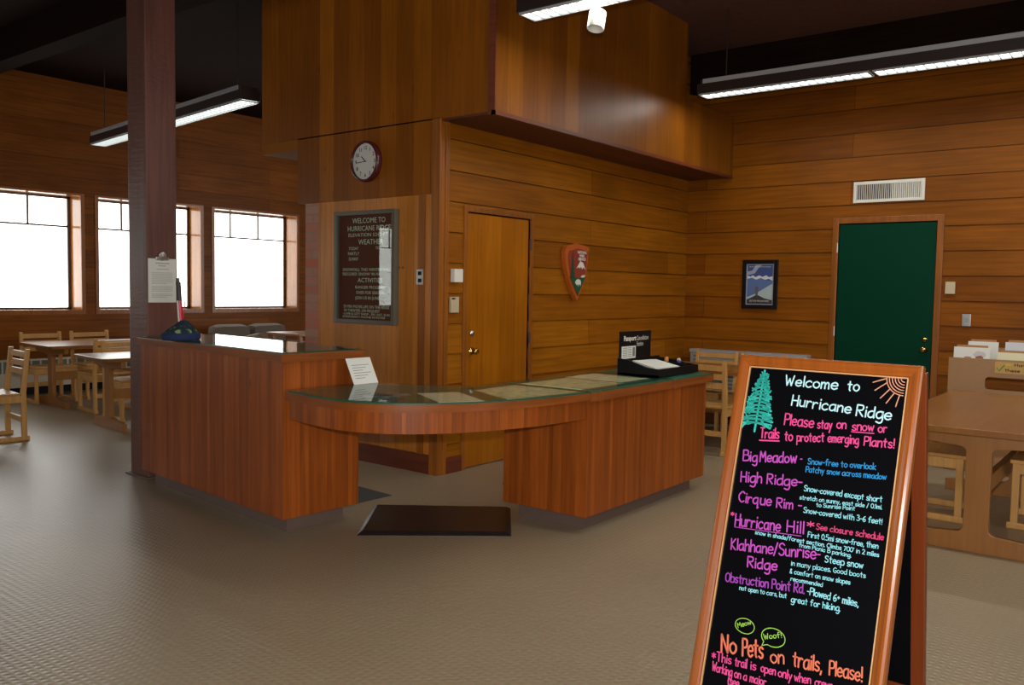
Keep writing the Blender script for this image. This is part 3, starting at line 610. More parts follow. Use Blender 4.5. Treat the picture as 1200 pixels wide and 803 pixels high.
LINES = [('Welcome',0.1753,0.0992,0.3586,0.0987,0.0396,'W'),('to',0.3892,0.0984,0.4294,0.0983,0.0378,'W'),('Hurricane',0.2084,0.1676,0.4128,0.1743,0.0390,'W'),('Ridge',0.4280,0.1802,0.5405,0.1824,0.0395,'W'),
('Please',0.1934,0.2374,0.2972,0.2356,0.0403,'P'),('stay',0.3085,0.2368,0.3596,0.2332,0.0327,'P'),('on',0.3724,0.2292,0.4052,0.2263,0.0323,'P'),('snow',0.4224,0.2292,0.4928,0.2246,0.0319,'P'),('or',0.5045,0.2256,0.5341,0.2230,0.0313,'P'),
('Trails',0.1142,0.2929,0.1850,0.2881,0.0375,'P'),('to',0.2025,0.2911,0.2327,0.2888,0.0358,'P'),('protect',0.2457,0.2887,0.3400,0.2785,0.0329,'P'),('emerging',0.3493,0.2773,0.4518,0.2715,0.0322,'P'),('Plants!',0.4658,0.2735,0.5611,0.2706,0.0328,'P'),
('Big',0.0650,0.3819,0.1209,0.3766,0.0387,'M'),('Meadow',0.1264,0.3759,0.2576,0.3622,0.0398,'M'),('-',0.2678,0.3592,0.2767,0.3584,0.0309,'M'),('Snow-free to overlook',0.2942,0.3595,0.5142,0.3463,0.0215,'B'),('Patchy snow across meadow',0.2913,0.3870,0.5489,0.3725,0.0204,'B'),
('High',0.0683,0.4552,0.1478,0.4479,0.0383,'M'),('Ridge-',0.1633,0.4470,0.2881,0.4374,0.0375,'M'),('Cirque',0.0723,0.5249,0.1922,0.5199,0.0379,'M'),('Rim -',0.2088,0.5212,0.2972,0.5142,0.0347,'M'),
('Snow-covered except short',0.2942,0.4504,0.5453,0.4454,0.0202,'C'),('stretch on sunny, east side / 0.1mi.',0.2843,0.4794,0.5479,0.4668,0.0151,'C'),('to Sunrise Point',0.3419,0.4945,0.4673,0.4847,0.0139,'C'),('Snow-covered with 3-6 feet!',0.3028,0.5208,0.5537,0.5131,0.0190,'C'),
('*',0.0534,0.5822,0.0671,0.5807,0.0236,'P'),('Hurricane',0.0717,0.6083,0.2366,0.5975,0.0427,'M'),('Hill',0.2559,0.5948,0.3154,0.5898,0.0411,'M'),('*',0.3236,0.5714,0.3463,0.5691,0.0296,'P'),('See closure schedule',0.3522,0.5674,0.5642,0.5609,0.0221,'R'),
('First 0.5mi snow-free, then',0.3283,0.5973,0.5516,0.5898,0.0187,'C'),("snow in shade/forest section. Climbs 700' in 2 miles",0.1493,0.6224,0.5569,0.6140,0.0153,'C'),('from Picnic B parking.',0.3037,0.6336,0.4747,0.6329,0.0138,'C'),
('Klahhane/Sunrise-',0.0710,0.6910,0.3803,0.6600,0.0401,'M'),('Ridge',0.1385,0.7369,0.2450,0.7264,0.0383,'M'),('Steep snow',0.3936,0.6652,0.5152,0.6590,0.0228,'C'),('in many places. Good boots',0.2870,0.6984,0.5260,0.6853,0.0170,'C'),('& comfort on snow slopes',0.2864,0.7240,0.4827,0.7164,0.0164,'C'),('recommended',0.2925,0.7465,0.3991,0.7426,0.0143,'C'),
('Obstruction Point Rd.',0.0689,0.8006,0.3447,0.7772,0.0332,'V'),('-Plowed 6+ miles,',0.3511,0.7772,0.5157,0.7778,0.0241,'C'),('not open to cars, but',0.1238,0.8169,0.2891,0.8052,0.0168,'C'),('great for hiking.',0.3040,0.8131,0.4631,0.8044,0.0212,'C'),
('Meow',0.1397,0.9393,0.1843,0.9158,0.0165,'G'),('Woof!',0.2337,0.9522,0.2922,0.9309,0.0191,'G'),('No',0.0914,1.0323,0.1491,1.0242,0.0620,'S'),('Pets',0.1664,1.0230,0.2415,1.0122,0.0600,'S'),('on',0.2646,1.0176,0.3127,1.0099,0.0472,'S'),('trails,',0.3368,1.0086,0.4325,1.0007,0.0489,'S'),('Please!',0.4530,1.0016,0.5555,0.9920,0.0467,'S'),
('*This',0.0642,1.0670,0.1364,1.0602,0.0309,'P'),('trail',0.1466,1.0620,0.1912,1.0586,0.0304,'P'),('is',0.2019,1.0575,0.2230,1.0550,0.0290,'P'),('open',0.2371,1.0550,0.2892,1.0521,0.0288,'P'),('only',0.2959,1.0531,0.3430,1.0508,0.0284,'P'),('when',0.3494,1.0504,0.4042,1.0449,0.0281,'P'),('crews',0.4147,1.0457,0.4711,1.0419,0.0277,'P'),
('Working',0.0700,1.1003,0.1450,1.0979,0.0308,'P'),('on a',0.1510,1.0987,0.1968,1.0971,0.0292,'P'),('major',0.2059,1.0970,0.2637,1.0935,0.0288,'P'),('(see',0.1323,1.1270,0.1729,1.1262,0.0302,'P')]
ROWS = [('W', 0, 4), ('P', 4, 9), ('P', 9, 14), ('M', 14, 17), ('B', 17, 19), ('M', 19, 21), ('M', 21, 23), ('C', 23, 27), ('P', 27, 28), ('M', 28, 30), ('P', 30, 31), ('R', 31, 32), ('C', 32, 35), ('M', 35, 37), ('C', 37, 41), ('V', 41, 42), ('C', 42, 45), ('G', 45, 47), ('S', 47, 52), ('P', 52, 59), ('P', 59, 63)]
LIFT = Matrix.Translation((0, 0, -0.0043))
for ink, i0, i1 in ROWS:
    bm = BM()
    for tx, u0, v0, u1, v1, cap, k in LINES[i0:i1]:
        if k in 'G': u0, v0, u1, v1 = u0, v0, u1, v1
        hand_text(bm, tx, u0, v0, u1, v1, cap, max(0.0022, cap*(0.108 if cap > 0.04 else 0.12 if cap > 0.025 else 0.128)))
    if i0 == 4: ribbon(bm, [(0.423, -0.2335), (0.4935, -0.2304)], 0.0032)
    if i0 == 9: ribbon(bm, [(0.1155, -0.3012), (0.186, -0.2948)], 0.0045)
    if i0 == 28: ribbon(bm, [(0.0723, -0.6124), (0.3078, -0.5978)], 0.0022)
    if i0 == 45:
        for cx, cy, rx, ry, tip in ((0.1624, 0.9273, 0.034, 0.024, (0.1776, 0.9499)), (0.2635, 0.9384, 0.040, 0.029, (0.2297, 0.9727))):
            a0 = math.atan2(-(tip[1]-cy)/ry, (tip[0]-cx)/rx)
            ribbon(bm, [(cx+rx*math.cos(a0+0.2+(2*PI-0.4)*k/30), -cy+ry*math.sin(a0+0.2+(2*PI-0.4)*k/30)) for k in range(31)], 0.0026)
            for sg in (0.2, -0.2): ribbon(bm, [(cx+rx*math.cos(a0+sg), -cy+ry*math.sin(a0+sg)), (tip[0], -tip[1])], 0.0026)
    o = obj('lettering', in_frame(bm, FR @ LIFT), M_ink[ink], panel); o['label'] = {'W': 'pale blue', 'P': 'pink', 'M': 'magenta', 'B': 'blue', 'C': 'light aqua', 'R': 'red pink', 'V': 'purple', 'G': 'lime green', 'S': 'salmon'}[ink]+' handwriting'
# the drawn tree and sun
bm = BM(); rnd = random.Random(3)
ribbon(bm, [(0.0965, -0.052), (0.0945, -0.16), (0.0925, -0.272)], 0.007)
for k in range(15):
    f = k/14; y = 0.062+0.178*f; xc = 0.0965-0.004*f; hw = 0.012+0.056*f**0.85
    for sd in (-1, 1):
        for rep in range(2):
            wv = hw*rnd.uniform(0.62, 1.0); dr = rnd.uniform(0.004, 0.018)
            P = spline([(xc, -y), (xc+sd*wv*0.5, -(y+dr*0.3)), (xc+sd*wv, -(y+dr))], 4)
            ribbon(bm, P, rnd.uniform(0.005, 0.008))
            for q in range(4):
                fx = rnd.uniform(0.3, 1.0); ribbon(bm, [(xc+sd*wv*fx, -(y+dr*fx)), (xc+sd*(wv*fx+0.006), -(y+dr*fx+rnd.uniform(-0.008, 0.010)))], 0.0045)
o = obj('tree_drawing', in_frame(bm, FR @ LIFT), M_ink['T'], panel); o['label'] = 'aqua tree drawn by hand'
bm = BM(); sc = (0.5670, -0.0430)
for r in (0.012, 0.021, 0.030, 0.039, 0.048, 0.056): ribbon(bm, [(sc[0]+r*math.cos(PI+PI/2*k/10), sc[1]+r*math.sin(PI+PI/2*k/10)) for k in range(11)], 0.0030)
for a, b in (((0.509, -0.0475), (0.470, -0.063)), ((0.512, -0.062), (0.479, -0.089)), ((0.524, -0.082), (0.499, -0.113)), ((0.539, -0.094), (0.519, -0.128)), ((0.556, -0.100), (0.549, -0.136))): ribbon(bm, [a, b], 0.0034)
o = obj('sun_drawing', in_frame(bm, FR @ LIFT), M_ink['U'], panel); o['label'] = 'peach sun with rays drawn by hand'

# ------------------------------------------------------------------ hanging light fixtures
def fixture(label, x, y0, y1, z, rz, seg, group=None, watt=LAMP):
    L = abs(y1-y0); yc = (y0+y1)/2
    t = thing('pendant_light', label, 'light fixture', (x, yc, z), rz, group)
    bx('housing', (-0.10, -L/2, 0.012), (0.10, L/2, 0.105), M_housing, t, 0.004)
    bx('top_rail', (-0.09, -L/2+0.03, 0.105), (0.09, L/2-0.03, 0.142), M_housing, t)
    for q in (-1, 1): bx('side_strip', (q*0.098-0.006, -L/2+0.06, 0.102), (q*0.098+0.006, L/2-0.06, 0.143), M_alu, t)['label'] = 'grey metal upper strip'
    n = max(1, round(L/seg)); sl = L/n
    for i in range(n):
        a, b = -L/2+i*sl+0.025, -L/2+(i+1)*sl-0.025
        bx('lamp_lens', (-0.082, a, 0.0085), (0.082, b, 0.0125), M_lamp, t)
        bm = BM(); k = int((b-a)/0.075)
        for j in range(k+1): yy = a+(b-a)*j/k; box(bm, (-0.084, yy-0.003, -0.004), (0.084, yy+0.003, 0.010))
        box(bm, (-0.090, a-0.01, -0.004), (-0.082, b+0.01, 0.012)); box(bm, (0.082, a-0.01, -0.004), (0.090, b+0.01, 0.012))
        obj('louvre', bm, M_alu, t)
    for yy in (-L/2+0.25, L/2-0.25):
        bm = BM(); cyl(bm, (0, yy, 0.14), (0, yy, CEIL-z), 0.006, n=8); obj('hanging_rod', bm, M_housing, t)
    l = bpy.data.lights.new('fluorescent_lamp', 'AREA'); l.shape = 'RECTANGLE'; l.size = 0.12; l.size_y = L-0.05; l.energy = watt*L; l.color = (1.0, 0.97, 0.90)
    lo = bpy.data.objects.new('fluorescent_lamp', l); COL.objects.link(lo); lo.parent = t; lo.location = (0, 0, -0.012)
    return t
fixture('long dark pendant light with grey strip at the upper right', 7.71, -2.6, 3.752, 3.36, 0, 1.58)
fixture('dark pendant light over the counter carrying the white spotlight at the top edge', 4.82, -2.6, 3.70, 3.36, 0, 1.58)
fixture('dark pendant light over the dining tables seen behind the post', 5.117, 6.98, 10.88, 3.2, -0.117, 1.95, watt=LAMP*0.08)
# white spotlight hanging below the fixture
sp = thing('spotlight', 'white cylinder spotlight hung under the pendant light at the top', 'spotlight', (4.84, 3.11, 3.352))
M = Matrix.Translation((0, 0.0, -0.05)) @ Matrix.Rotation(0.25, 4, 'Y')
bm = BM(); lathe(bm, [(0, 0.0), (0.050, 0.0), (0.057, -0.006), (0.057, -0.118), (0.053, -0.122), (0.049, -0.118), (0.045, -0.06), (0, -0.055)], 24, M); obj('shade', bm, M_white, sp, False)
bm = BM(); cyl(bm, (0, 0, -0.055), (0, 0, 0.0), 0.012); obj('stem', bm, M_white, sp)

# ------------------------------------------------------------------ dining chairs and trestle tables
def make_chair(label, loc, rz):
    t = thing('dining_chair', label, 'chair', loc, rz, None)
    W, D, SH, H = 0.225, 0.22, 0.44, 0.845
    for sx in (-1, 1):
        bm = BM(); extrude_poly(bm, [(sx*W-0.018, D-0.02, 0.04), (sx*W-0.018, D+0.025, 0.04), (sx*W-0.018, D+0.02, 0.45), (sx*W-0.018, D+0.06, H), (sx*W-0.018, D+0.022, H), (sx*W-0.018, D-0.025, 0.45)], (0.036, 0, 0), 0.004); obj('back_post', bm, M_maple, t)
        bm = BM(); box(bm, (sx*W-0.018, -D-0.01, 0.04), (sx*W+0.018, -D+0.032, SH-0.02), 0.004); obj('front_leg', bm, M_maple, t)
        bm = BM(); box(bm, (sx*W-0.019, -D-0.03, 0.0), (sx*W+0.019, D+0.045, 0.042), 0.008); obj('floor_rail', bm, M_maple, t)
        bm = BM(); box(bm, (sx*W-0.014, -D+0.03, SH-0.085), (sx*W+0.014, D-0.02, SH-0.022), 0.003); obj('seat_rail', bm, M_maple, t)
    bm = BM(); box(bm, (-W+0.018, -D, SH-0.085), (W-0.018, -D+0.024, SH-0.022), 0.003); obj('front_rail', bm, M_maple, t)
    bm = BM(); box(bm, (-W+0.018, D-0.012, 0.17), (W-0.018, D+0.010, 0.22), 0.003); obj('stretcher', bm, M_maple, t)
    bm = BM(); box(bm, (-W-0.015, -D-0.025, SH-0.022), (W+0.015, D-0.03, SH+0.004), 0.008); obj('seat', bm, M_mapleh, t)
    for z in (0.795, 0.715, 0.635):
        bm = BM(); y = D+0.005+(z-0.45)/(H-0.45)*0.035
        extrude_poly(bm, [(-W+0.018, y-0.012, z-0.026), (-W+0.018, y+0.008, z-0.026), (-W+0.018, y+0.014, z+0.026), (-W+0.018, y-0.006, z+0.026)], (2*W-0.036, 0, 0), 0.003); obj('back_slat', bm, M_maple, t)
    return t
def make_table(label, loc, rz, L=1.8, Wd=1.0, H=0.74, mv=None, mh=None):
    """trestle table, long side along local x"""
    t = thing('trestle_table', label, 'table', loc, rz); mv = mv or M_tan_wood; mh = mh or M_tan_woodh
    bm = BM(); c = 0.03; hx, hy = L/2, Wd/2
    prism(bm, [(-hx+c, -hy), (hx-c, -hy), (hx, -hy+c), (hx, hy-c), (hx-c, hy), (-hx+c, hy), (-hx, hy-c), (-hx, -hy+c)], H-0.036, H, 0.006); obj('table_top', bm, mh, t)
    for sx in (-1, 1):
        bm = BM(); x = sx*(L/2-0.20); pts = []
        def arc(cx, cz, r, a0, a1): return [(cx+r*math.cos(a0+(a1-a0)*k/5), cz+r*math.sin(a0+(a1-a0)*k/5)) for k in range(6)]
        h, p, r = Wd/2-0.05, 0.066, 0.035
        right = [(h+0.02, 0.0), (h+0.02, 0.082)]+[(p+r+0.02, 0.110)]+arc(p+r, 0.112+r, r, -PI/2, -PI)+arc(p+r, H-0.128-r, r, PI, PI/2)+[(h, H-0.100), (h, H-0.036)]
        out = [(a, b) for a, b in right]+[(-a, b) for a, b in right[::-1]]
        extrude_poly(bm, [(x-0.022, a, b) for a, b in out], (0.044, 0, 0), 0.004); obj('trestle_leg', bm, mv, t)
    bx('stretcher', (-L/2+0.22, -0.02, 0.30), (L/2-0.22, 0.02, 0.40), mv, t, 0.004)
    return t
# right-hand foreground table and chairs
make_table('large wooden trestle table at the right edge, behind the sandwich board', (6.34, 0.866, 0), 0, 2.10, 1.04)
ch = make_chair('wooden chair pushed under the left side of the large right-hand table', (6.36, 1.285, 0), 0)
dup(ch, (6.45, 0.56, 0), PI, 'wooden chair on the far right side of the large right-hand table')
# table in the corner behind the right counter
make_table('wooden trestle table in the far corner between the right counter and the radiator', (7.90, 3.55, 0), PI/2, 1.76, 0.80)
dup(ch, (7.43, 3.41, 0), PI/2, 'wooden slat-back chair standing right behind the end of the green counter top')
dup(ch, (8.42, 3.94, 0), -PI/2, 'wooden chair with its back to the radiator in the far corner')
dup(ch, (8.42, 3.42, 0), -PI/2, 'wooden chair by the radiator, mostly hidden behind the sandwich board top')
# tables by the windows
make_table('far wooden trestle table nearest the window heater, left of the post', (5.30, 10.50, 0), -0.06, 1.8, 0.98)
make_table('nearer wooden trestle table cut off by the left side of the post', (4.93, 8.42, 0), -0.10, 1.75, 0.82)
dup(ch, (4.76, 10.98, 0), -0.05, 'wooden chair on the window side of the far table, leftmost')
dup(ch, (5.37, 10.98, 0), -0.05, 'wooden chair on the window side of the far table, second from the left')
dup(ch, (4.88, 9.77, 0), PI-0.08, 'wooden chair with its back to us on the near side of the far table')
dup(ch, (4.78, 8.97, 0), -0.08, 'wooden chair behind the nearer table, just left of the post')
dup(ch, (3.20, 8.62, 0), PI/2-0.08-PI, 'lone wooden chair at the left edge of the picture')

# ------------------------------------------------------------------ heaters
def heater(label, loc, rz, L, H, z0, cat='heater'):
    t = thing('baseboard_heater', label, cat, loc, rz)
    bx('lower_panel', (-L/2, -0.10, z0), (L/2, 0, z0+(H-z0)*0.52), M_cream, t, 0.004)
    bx('grill', (-L/2, -0.085, z0+(H-z0)*0.52), (L/2, 0, H-0.02), M_grill, t)
    bm = BM(); n = int(L/0.115)
    for i in range(n+1): x = -L/2+L*i/n; box(bm, (x-0.009, -0.098, z0+(H-z0)*0.52), (x+0.009, -0.084, H-0.02))
    obj('grill_bars', bm, M_cream, t)
    bx('top_cover', (-L/2, -0.105, H-0.022), (L/2, 0, H), M_cream, t, 0.004)
    return t
heater('long cream baseboard heater with dark grill under the windows', (2.2, YW-0.012, 0), 0, 13.6, 0.47, 0.105)
t = thing('radiator', 'pale grey wall radiator in the far corner behind the chairs', 'radiator', (XR-0.014, 3.72, 0), 0)
bx('casing', (-0.13, -0.66, 0.15), (0, 0.66, 0.80), M_grey, t, 0.004)
bx('top_cover', (-0.14, -0.67, 0.80), (0, 0.67, 0.835), M_alu, t, 0.004)
bm = BM()
for i in range(14): box(bm, (-0.134, -0.62+0.0, 0.20+i*0.042), (-0.128, 0.62, 0.222+i*0.042))
obj('grill', bm, M_grill, t)

# ------------------------------------------------------------------ sofa group under the right-hand window
t = thing('sofa', 'grey two-seat sofa under the rightmost window, seen over the tall counter', 'sofa', (7.90, 11.15, 0))
for nm, a, b, bv in (('base', (-0.68, -0.42, 0.12), (0.68, 0.40, 0.30), 0.02), ('armrest', (-0.80, -0.42, 0.12), (-0.66, 0.40, 0.60), 0.05), ('armrest', (0.66, -0.42, 0.12), (0.80, 0.40, 0.60), 0.05)):
    bx(nm, a, b, M_fabric, t, bv)
for x in (-0.33, 0.33):
    bx('seat_cushion', (x-0.325, -0.44, 0.30), (x+0.325, 0.18, 0.45), M_fabric, t, 0.05)
    bx('back_cushion', (x-0.28*1.0-0.035, 0.08, 0.42), (x+0.28+0.035, 0.38, 0.875), M_fabric, t, 0.125)
for x in (-0.7, 0.7):
    for y in (-0.36, 0.34): bm = BM(); cyl(bm, (x, y, 0), (x, y, 0.13), 0.025, n=12); obj('leg', bm, M_trim, t)
def armchair(label, loc, rz):
    t = thing('tub_chair', label, 'armchair', loc, rz)
    bm = BM(); n = 20
    ro_, ri = 0.36, 0.29
    vs = []
    for i in range(n+1):
        a = -0.35+(PI+0.7)*i/n; hh = 0.62+0.19*math.sin(max(0, min(PI, a)))
        vs.append([bm.verts.new((ro_*math.cos(a), ro_*math.sin(a), 0.14)), bm.verts.new((ro_*math.cos(a), ro_*math.sin(a), hh)), bm.verts.new((ri*math.cos(a), ri*math.sin(a), hh)), bm.verts.new((ri*math.cos(a), ri*math.sin(a), 0.14))])
    for p, q in zip(vs, vs[1:]):
        for k in range(4): bm.faces.new((p[k], p[(k+1) % 4], q[(k+1) % 4], q[k]))
    bm.faces.new(vs[0]); bm.faces.new(vs[-1][::-1]); obj('back_shell', bm, M_tan, t, False)
    bm = BM(); lathe(bm, [(0, 0.14), (0.285, 0.14), (0.287, 0.40), (0.26, 0.44), (0, 0.45)], 24); obj('seat', bm, M_tan, t)
    for k in range(4): a = PI/4+k*PI/2; bm = BM(); cyl(bm, (0.24*math.cos(a), 0.24*math.sin(a), 0), (0.24*math.cos(a), 0.24*math.sin(a), 0.15), 0.02, n=10); obj('leg', bm, M_trim, t)
    return t
armchair('beige round-backed tub chair in front of the grey sofa', (7.06, 10.32, 0), PI+0.2)
t = thing('side_table', 'small wooden table between the sofa and the brick pier', 'table', (7.62, 9.55, 0))
bx('table_top', (-0.45, -0.35, 0.80), (0.55, 0.35, 0.835), M_trim_h, t, 0.005)
for x in (-0.38, 0.48):
    for y in (-0.29, 0.29): bx('leg', (x-0.025, y-0.025, 0), (x+0.025, y+0.025, 0.80), M_trim, t, 0.003)

# ------------------------------------------------------------------ clock wall items
ck = thing('wall_clock', 'round white-faced clock with a dark red rim on the boarded wall', 'clock', (XC-0.019, 5.345, 2.505))
MX = Matrix.Rotation(-PI/2, 4, 'Y')          # local z -> -x (faces the hall)
bm = BM(); lathe(bm, [(0, 0), (0.165, 0), (0.168, 0.012), (0.165, 0.050), (0.152, 0.058), (0.148, 0.050), (0.148, 0.030), (0, 0.030)], 48, MX); obj('rim', bm, plain('dark_red_rim', (0.075, 0.012, 0.016), 0.25), ck, True)
bm = BM(); lathe(bm, [(0, 0.0305), (0.1475, 0.0305), (0.1475, 0.034), (0, 0.034)], 48, MX); face = obj('dial', bm, plain('clock_dial', (0.60, 0.59, 0.54), 0.5), ck)
FACE = Matrix(((0, 0, -1, -0.0345), (-1, 0, 0, 0), (0, 1, 0, 0), (0, 0, 0, 1)))     # x right (-y world), y up, facing -x
for h in range(1, 13):
    a = PI/2-h*PI/6; type_part('numeral', str(h), 0.042, FACE @ Matrix.Translation((0.112*math.cos(a), 0.112*math.sin(a)-0.014, 0)), M_black, face, bold=0.0008)
bm = BM(); ribbon(bm, [(0, 0), (0.060*math.cos(PI/2+PI*0.41*0.5*1.0+0.15), 0.060*math.sin(PI/2+PI*0.41*0.5+0.15))], 0.009); bmesh.ops.transform(bm, matrix=Matrix.Translation((-0.001, 0, 0)) @ FACE, verts=bm.verts[:]); obj('hour_hand', bm, M_black, ck)
bm = BM(); ribbon(bm, [(0.015, 0.001), (-0.105, -0.006)], 0.006); bmesh.ops.transform(bm, matrix=Matrix.Translation((-0.002, 0, 0)) @ FACE, verts=bm.verts[:]); obj('minute_hand', bm, M_black, ck)

mb = thing('message_board', 'glazed maroon letter board with white letters in a grey-green frame', 'notice board', (XC, 5.365, 1.635))
BY, BZ = 0.37, 0.47
M_mbf = plain('grey_green_frame', (0.105, 0.092, 0.066), 0.4)
bm = BM(); f = 0.035
for a, b in (((-0.055, -BY, -BZ), (0, -BY+f, BZ)), ((-0.055, BY-f, -BZ), (0, BY, BZ)), ((-0.055, -BY+f, -BZ), (0, BY-f, -BZ+f)), ((-0.055, -BY+f, BZ-f), (0, BY-f, BZ))): box(bm, a, b, 0.003)
obj('frame', bm, M_mbf, mb)
back = bx('letter_panel', (-0.018, -BY+f, -BZ+f), (0, BY-f, BZ-f), plain('maroon_felt', (0.15, 0.033, 0.020), 0.9), mb)
M_let = plain('white_letters', (0.85, 0.80, 0.68), 0.6)
FM = Matrix(((0, 0, -1, -0.0195), (-1, 0, 0, 0), (0, 1, 0, 0), (0, 0, 0, 1)))
for s, cx, z, w_, sz in (('WELCOME TO', 0.03, 0.375, 0.40, 0.062), ('HURRICANE RIDGE', 0.03, 0.310, 0.52, 0.060), ('ELEVATION 5242 FT', 0.02, 0.262, 0.48, 0.040), ('WEATHER', 0.055, 0.195, 0.30, 0.062), ('TODAY', -0.155, 0.150, 0.12, 0.036), ('PARTLY', -0.155, 0.105, 0.14, 0.038), ('SUNNY', -0.155, 0.060, 0.12, 0.038), ('TONIGHT', 0.19, 0.150, 0.15, 0.036),
        ('SNOWFALL THIS WINTER WAS', -0.0, -0.030, 0.58, 0.036), ('RECORD SNOW 90-96', -0.06, -0.068, 0.46, 0.036), ('ACTIVITIES', 0.05, -0.125, 0.30, 0.052), ('RANGER PROGRAM', 0.05, -0.180, 0.36, 0.036), ('OVER FOR SEASON', 0.05, -0.225, 0.34, 0.036), ('JOIN US IN JUNE', 0.02, -0.270, 0.30, 0.036),
        ('20 MIN MOVIE-LIFE ON THE EDGE', 0.0, -0.345, 0.56, 0.034), ('IN THEATER, ON REQUEST', -0.05, -0.378, 0.44, 0.032), ('-CAFE & GIFT SHOP - FRI, SAT, SUN', -0.0, -0.405, 0.57, 0.026), ('-EMERGENCY PHONE IN FOYER', -0.03, -0.430, 0.53, 0.024)):
    zz = 0.375+(z-0.375)*0.985
    type_part('lettering', s, sz, FM @ Matrix.Translation((cx, zz-0.005, 0)), M_let, back, width=w_)
bx('glass_pane', (-0.042, -BY+f, -BZ+f), (-0.038, BY-f, BZ-f), M_glass, mb)
for y in (-BY-0.015, -BY-0.055):
    bm = BM(); M = Matrix.Translation((-0.006, y, 0.0)) @ MX; lathe(bm, [(0, 0), (0.007, 0), (0.007, 0.008), (0, 0.011)], 12, M); obj('lock_screw', bm, M_steel, mb)

def plate(name, label, cat, loc, size, axis, mat, extra=None):
    w_, h, d = size
    t = thing(name, label, cat, loc)
    if axis == 'X': bx('plate', (-d, -w_/2, -h/2), (0, w_/2, h/2), mat, t, 0.003)
    else: bx('plate', (-w_/2, -d, -h/2), (w_/2, 0, h/2), mat, t, 0.003)
    if extra:
        for (cx, cz, ww, hh, dd, m2, nm) in extra:
            if axis == 'X': bx(nm, (-d-dd, cx-ww/2, cz-hh/2), (-d+0.001, cx+ww/2, cz+hh/2), m2, t, 0.001)
            else: bx(nm, (cx-ww/2, -d-dd, cz-hh/2), (cx+ww/2, -d+0.001, cz+hh/2), m2, t, 0.001)
    return t
plate('outlet_plate', 'steel outlet plate on the boarded wall right of the letter board', 'outlet', (XC-0.0205, 4.735, 1.56), (0.075, 0.125, 0.006), 'X', M_steel, [(0, 0.028, 0.036, 0.03, 0.003, M_dark, 'socket'), (0, -0.028, 0.036, 0.03, 0.003, M_dark, 'socket')])
plate('alarm_box', 'small square beige box beside the wooden door, upper of the two', 'wall box', (5.045, YM-0.012, 1.575), (0.10, 0.105, 0.045), 'Y', M_white)
plate('thermostat', 'ivory keypad panel beside the wooden door, lower of the two', 'thermostat', (5.030, YM-0.012, 1.345), (0.095, 0.125, 0.022), 'Y', M_ivory, [(-0.02, 0.048, 0.04, 0.012, 0.002, M_dark, 'display')])
plate('thermostat', 'ivory wall box right of the green door, upper of the two', 'thermostat', (XR-0.012, 1.745, 1.56), (0.085, 0.115, 0.03), 'X', M_ivory)
plate('light_switch', 'grey metal switch plate right of the green door, lower of the two', 'switch', (XR-0.012, 1.595, 1.255), (0.075, 0.115, 0.012), 'X', M_steel, [(0, 0, 0.03, 0.05, 0.006, M_grey, 'toggle')])

# arrowhead plaque
pq = thing('arrowhead_plaque', 'orange arrowhead plaque with a tree, mountain and white animal on the board wall', 'plaque', (6.70, YM-0.014, 1.65))
AR = [(-0.02, 0.265), (0.10, 0.255), (0.215, 0.235), (0.195, 0.18), (0.19, 0.10), (0.17, 0.0), (0.13, -0.10), (0.075, -0.19), (0.015, -0.275), (-0.045, -0.20), (-0.115, -0.09), (-0.165, 0.02), (-0.19, 0.12), (-0.195, 0.19), (-0.165, 0.235), (-0.10, 0.245)]
def flat(bm, pts, y0, y1): extrude_poly(bm, [(a, y0, b) for a, b in pts], (0, y1-y0, 0))
M_orange = plain('rust_orange', (0.42, 0.090, 0.010), 0.45, noise=0.15); M_rust = plain('red_brown_face', (0.25, 0.033, 0.018), 0.5)
bm = BM(); flat(bm, AR, 0.0, -0.045); obj('body', bm, M_orange, pq)
sm = [(a*0.80+0.012, b*0.82) for a, b in AR]
bm = BM(); flat(bm, sm, -0.045, -0.050); fc = obj('face', bm, M_rust, pq)
bm = BM(); flat(bm, [(-0.115, -0.045), (0.03, -0.06), (0.145, -0.03), (0.115, -0.09), (0.06, -0.165), (0.015, -0.218), (-0.03, -0.165)], -0.050, -0.054); obj('meadow', bm, plain('meadow_green', (0.012, 0.075, 0.030), 0.5), fc)
bm = BM(); flat(bm, [(-0.01, 0.03), (0.03, 0.075), (0.055, 0.105), (0.075, 0.085), (0.09, 0.092), (0.145, 0.02), (0.105, 0.045), (0.085, 0.025), (0.06, 0.05), (0.04, 0.03), (0.02, 0.045)], -0.050, -0.054); obj('mountain', bm, M_paper, fc)
bm = BM()
for k in range(6): z = 0.17-0.038*k; flat(bm, [(-0.075-0.010-0.007*k, z-0.045), (-0.075, z+0.01), (-0.075+0.010+0.007*k, z-0.045)], -0.050, -0.0535-0.0003*k)
box(bm, (-0.080, -0.0535, -0.09), (-0.070, -0.050, -0.05)); obj('tree', bm, plain('tree_green', (0.010, 0.055, 0.022), 0.5), fc)
bm = BM(); flat(bm, [(-0.03, -0.09), (-0.01, -0.075), (0.02, -0.07), (0.05, -0.078), (0.062, -0.095), (0.06, -0.115), (0.052, -0.135), (0.044, -0.118), (0.02, -0.118), (0.016, -0.14), (0.008, -0.12), (-0.012, -0.125), (-0.02, -0.112), (-0.034, -0.11)], -0.054, -0.057); obj('animal', bm, M_paper, fc)
bm = BM(); flat(bm, [(0.055, -0.045), (0.09, -0.03), (0.135, -0.03), (0.12, -0.05), (0.085, -0.055)], -0.054, -0.056); obj('lake', bm, M_paper, fc)
FY = Matrix(((1, 0, 0, 0), (0, 0, -1, -0.0525), (0, 1, 0, 0), (0, 0, 0, 1)))
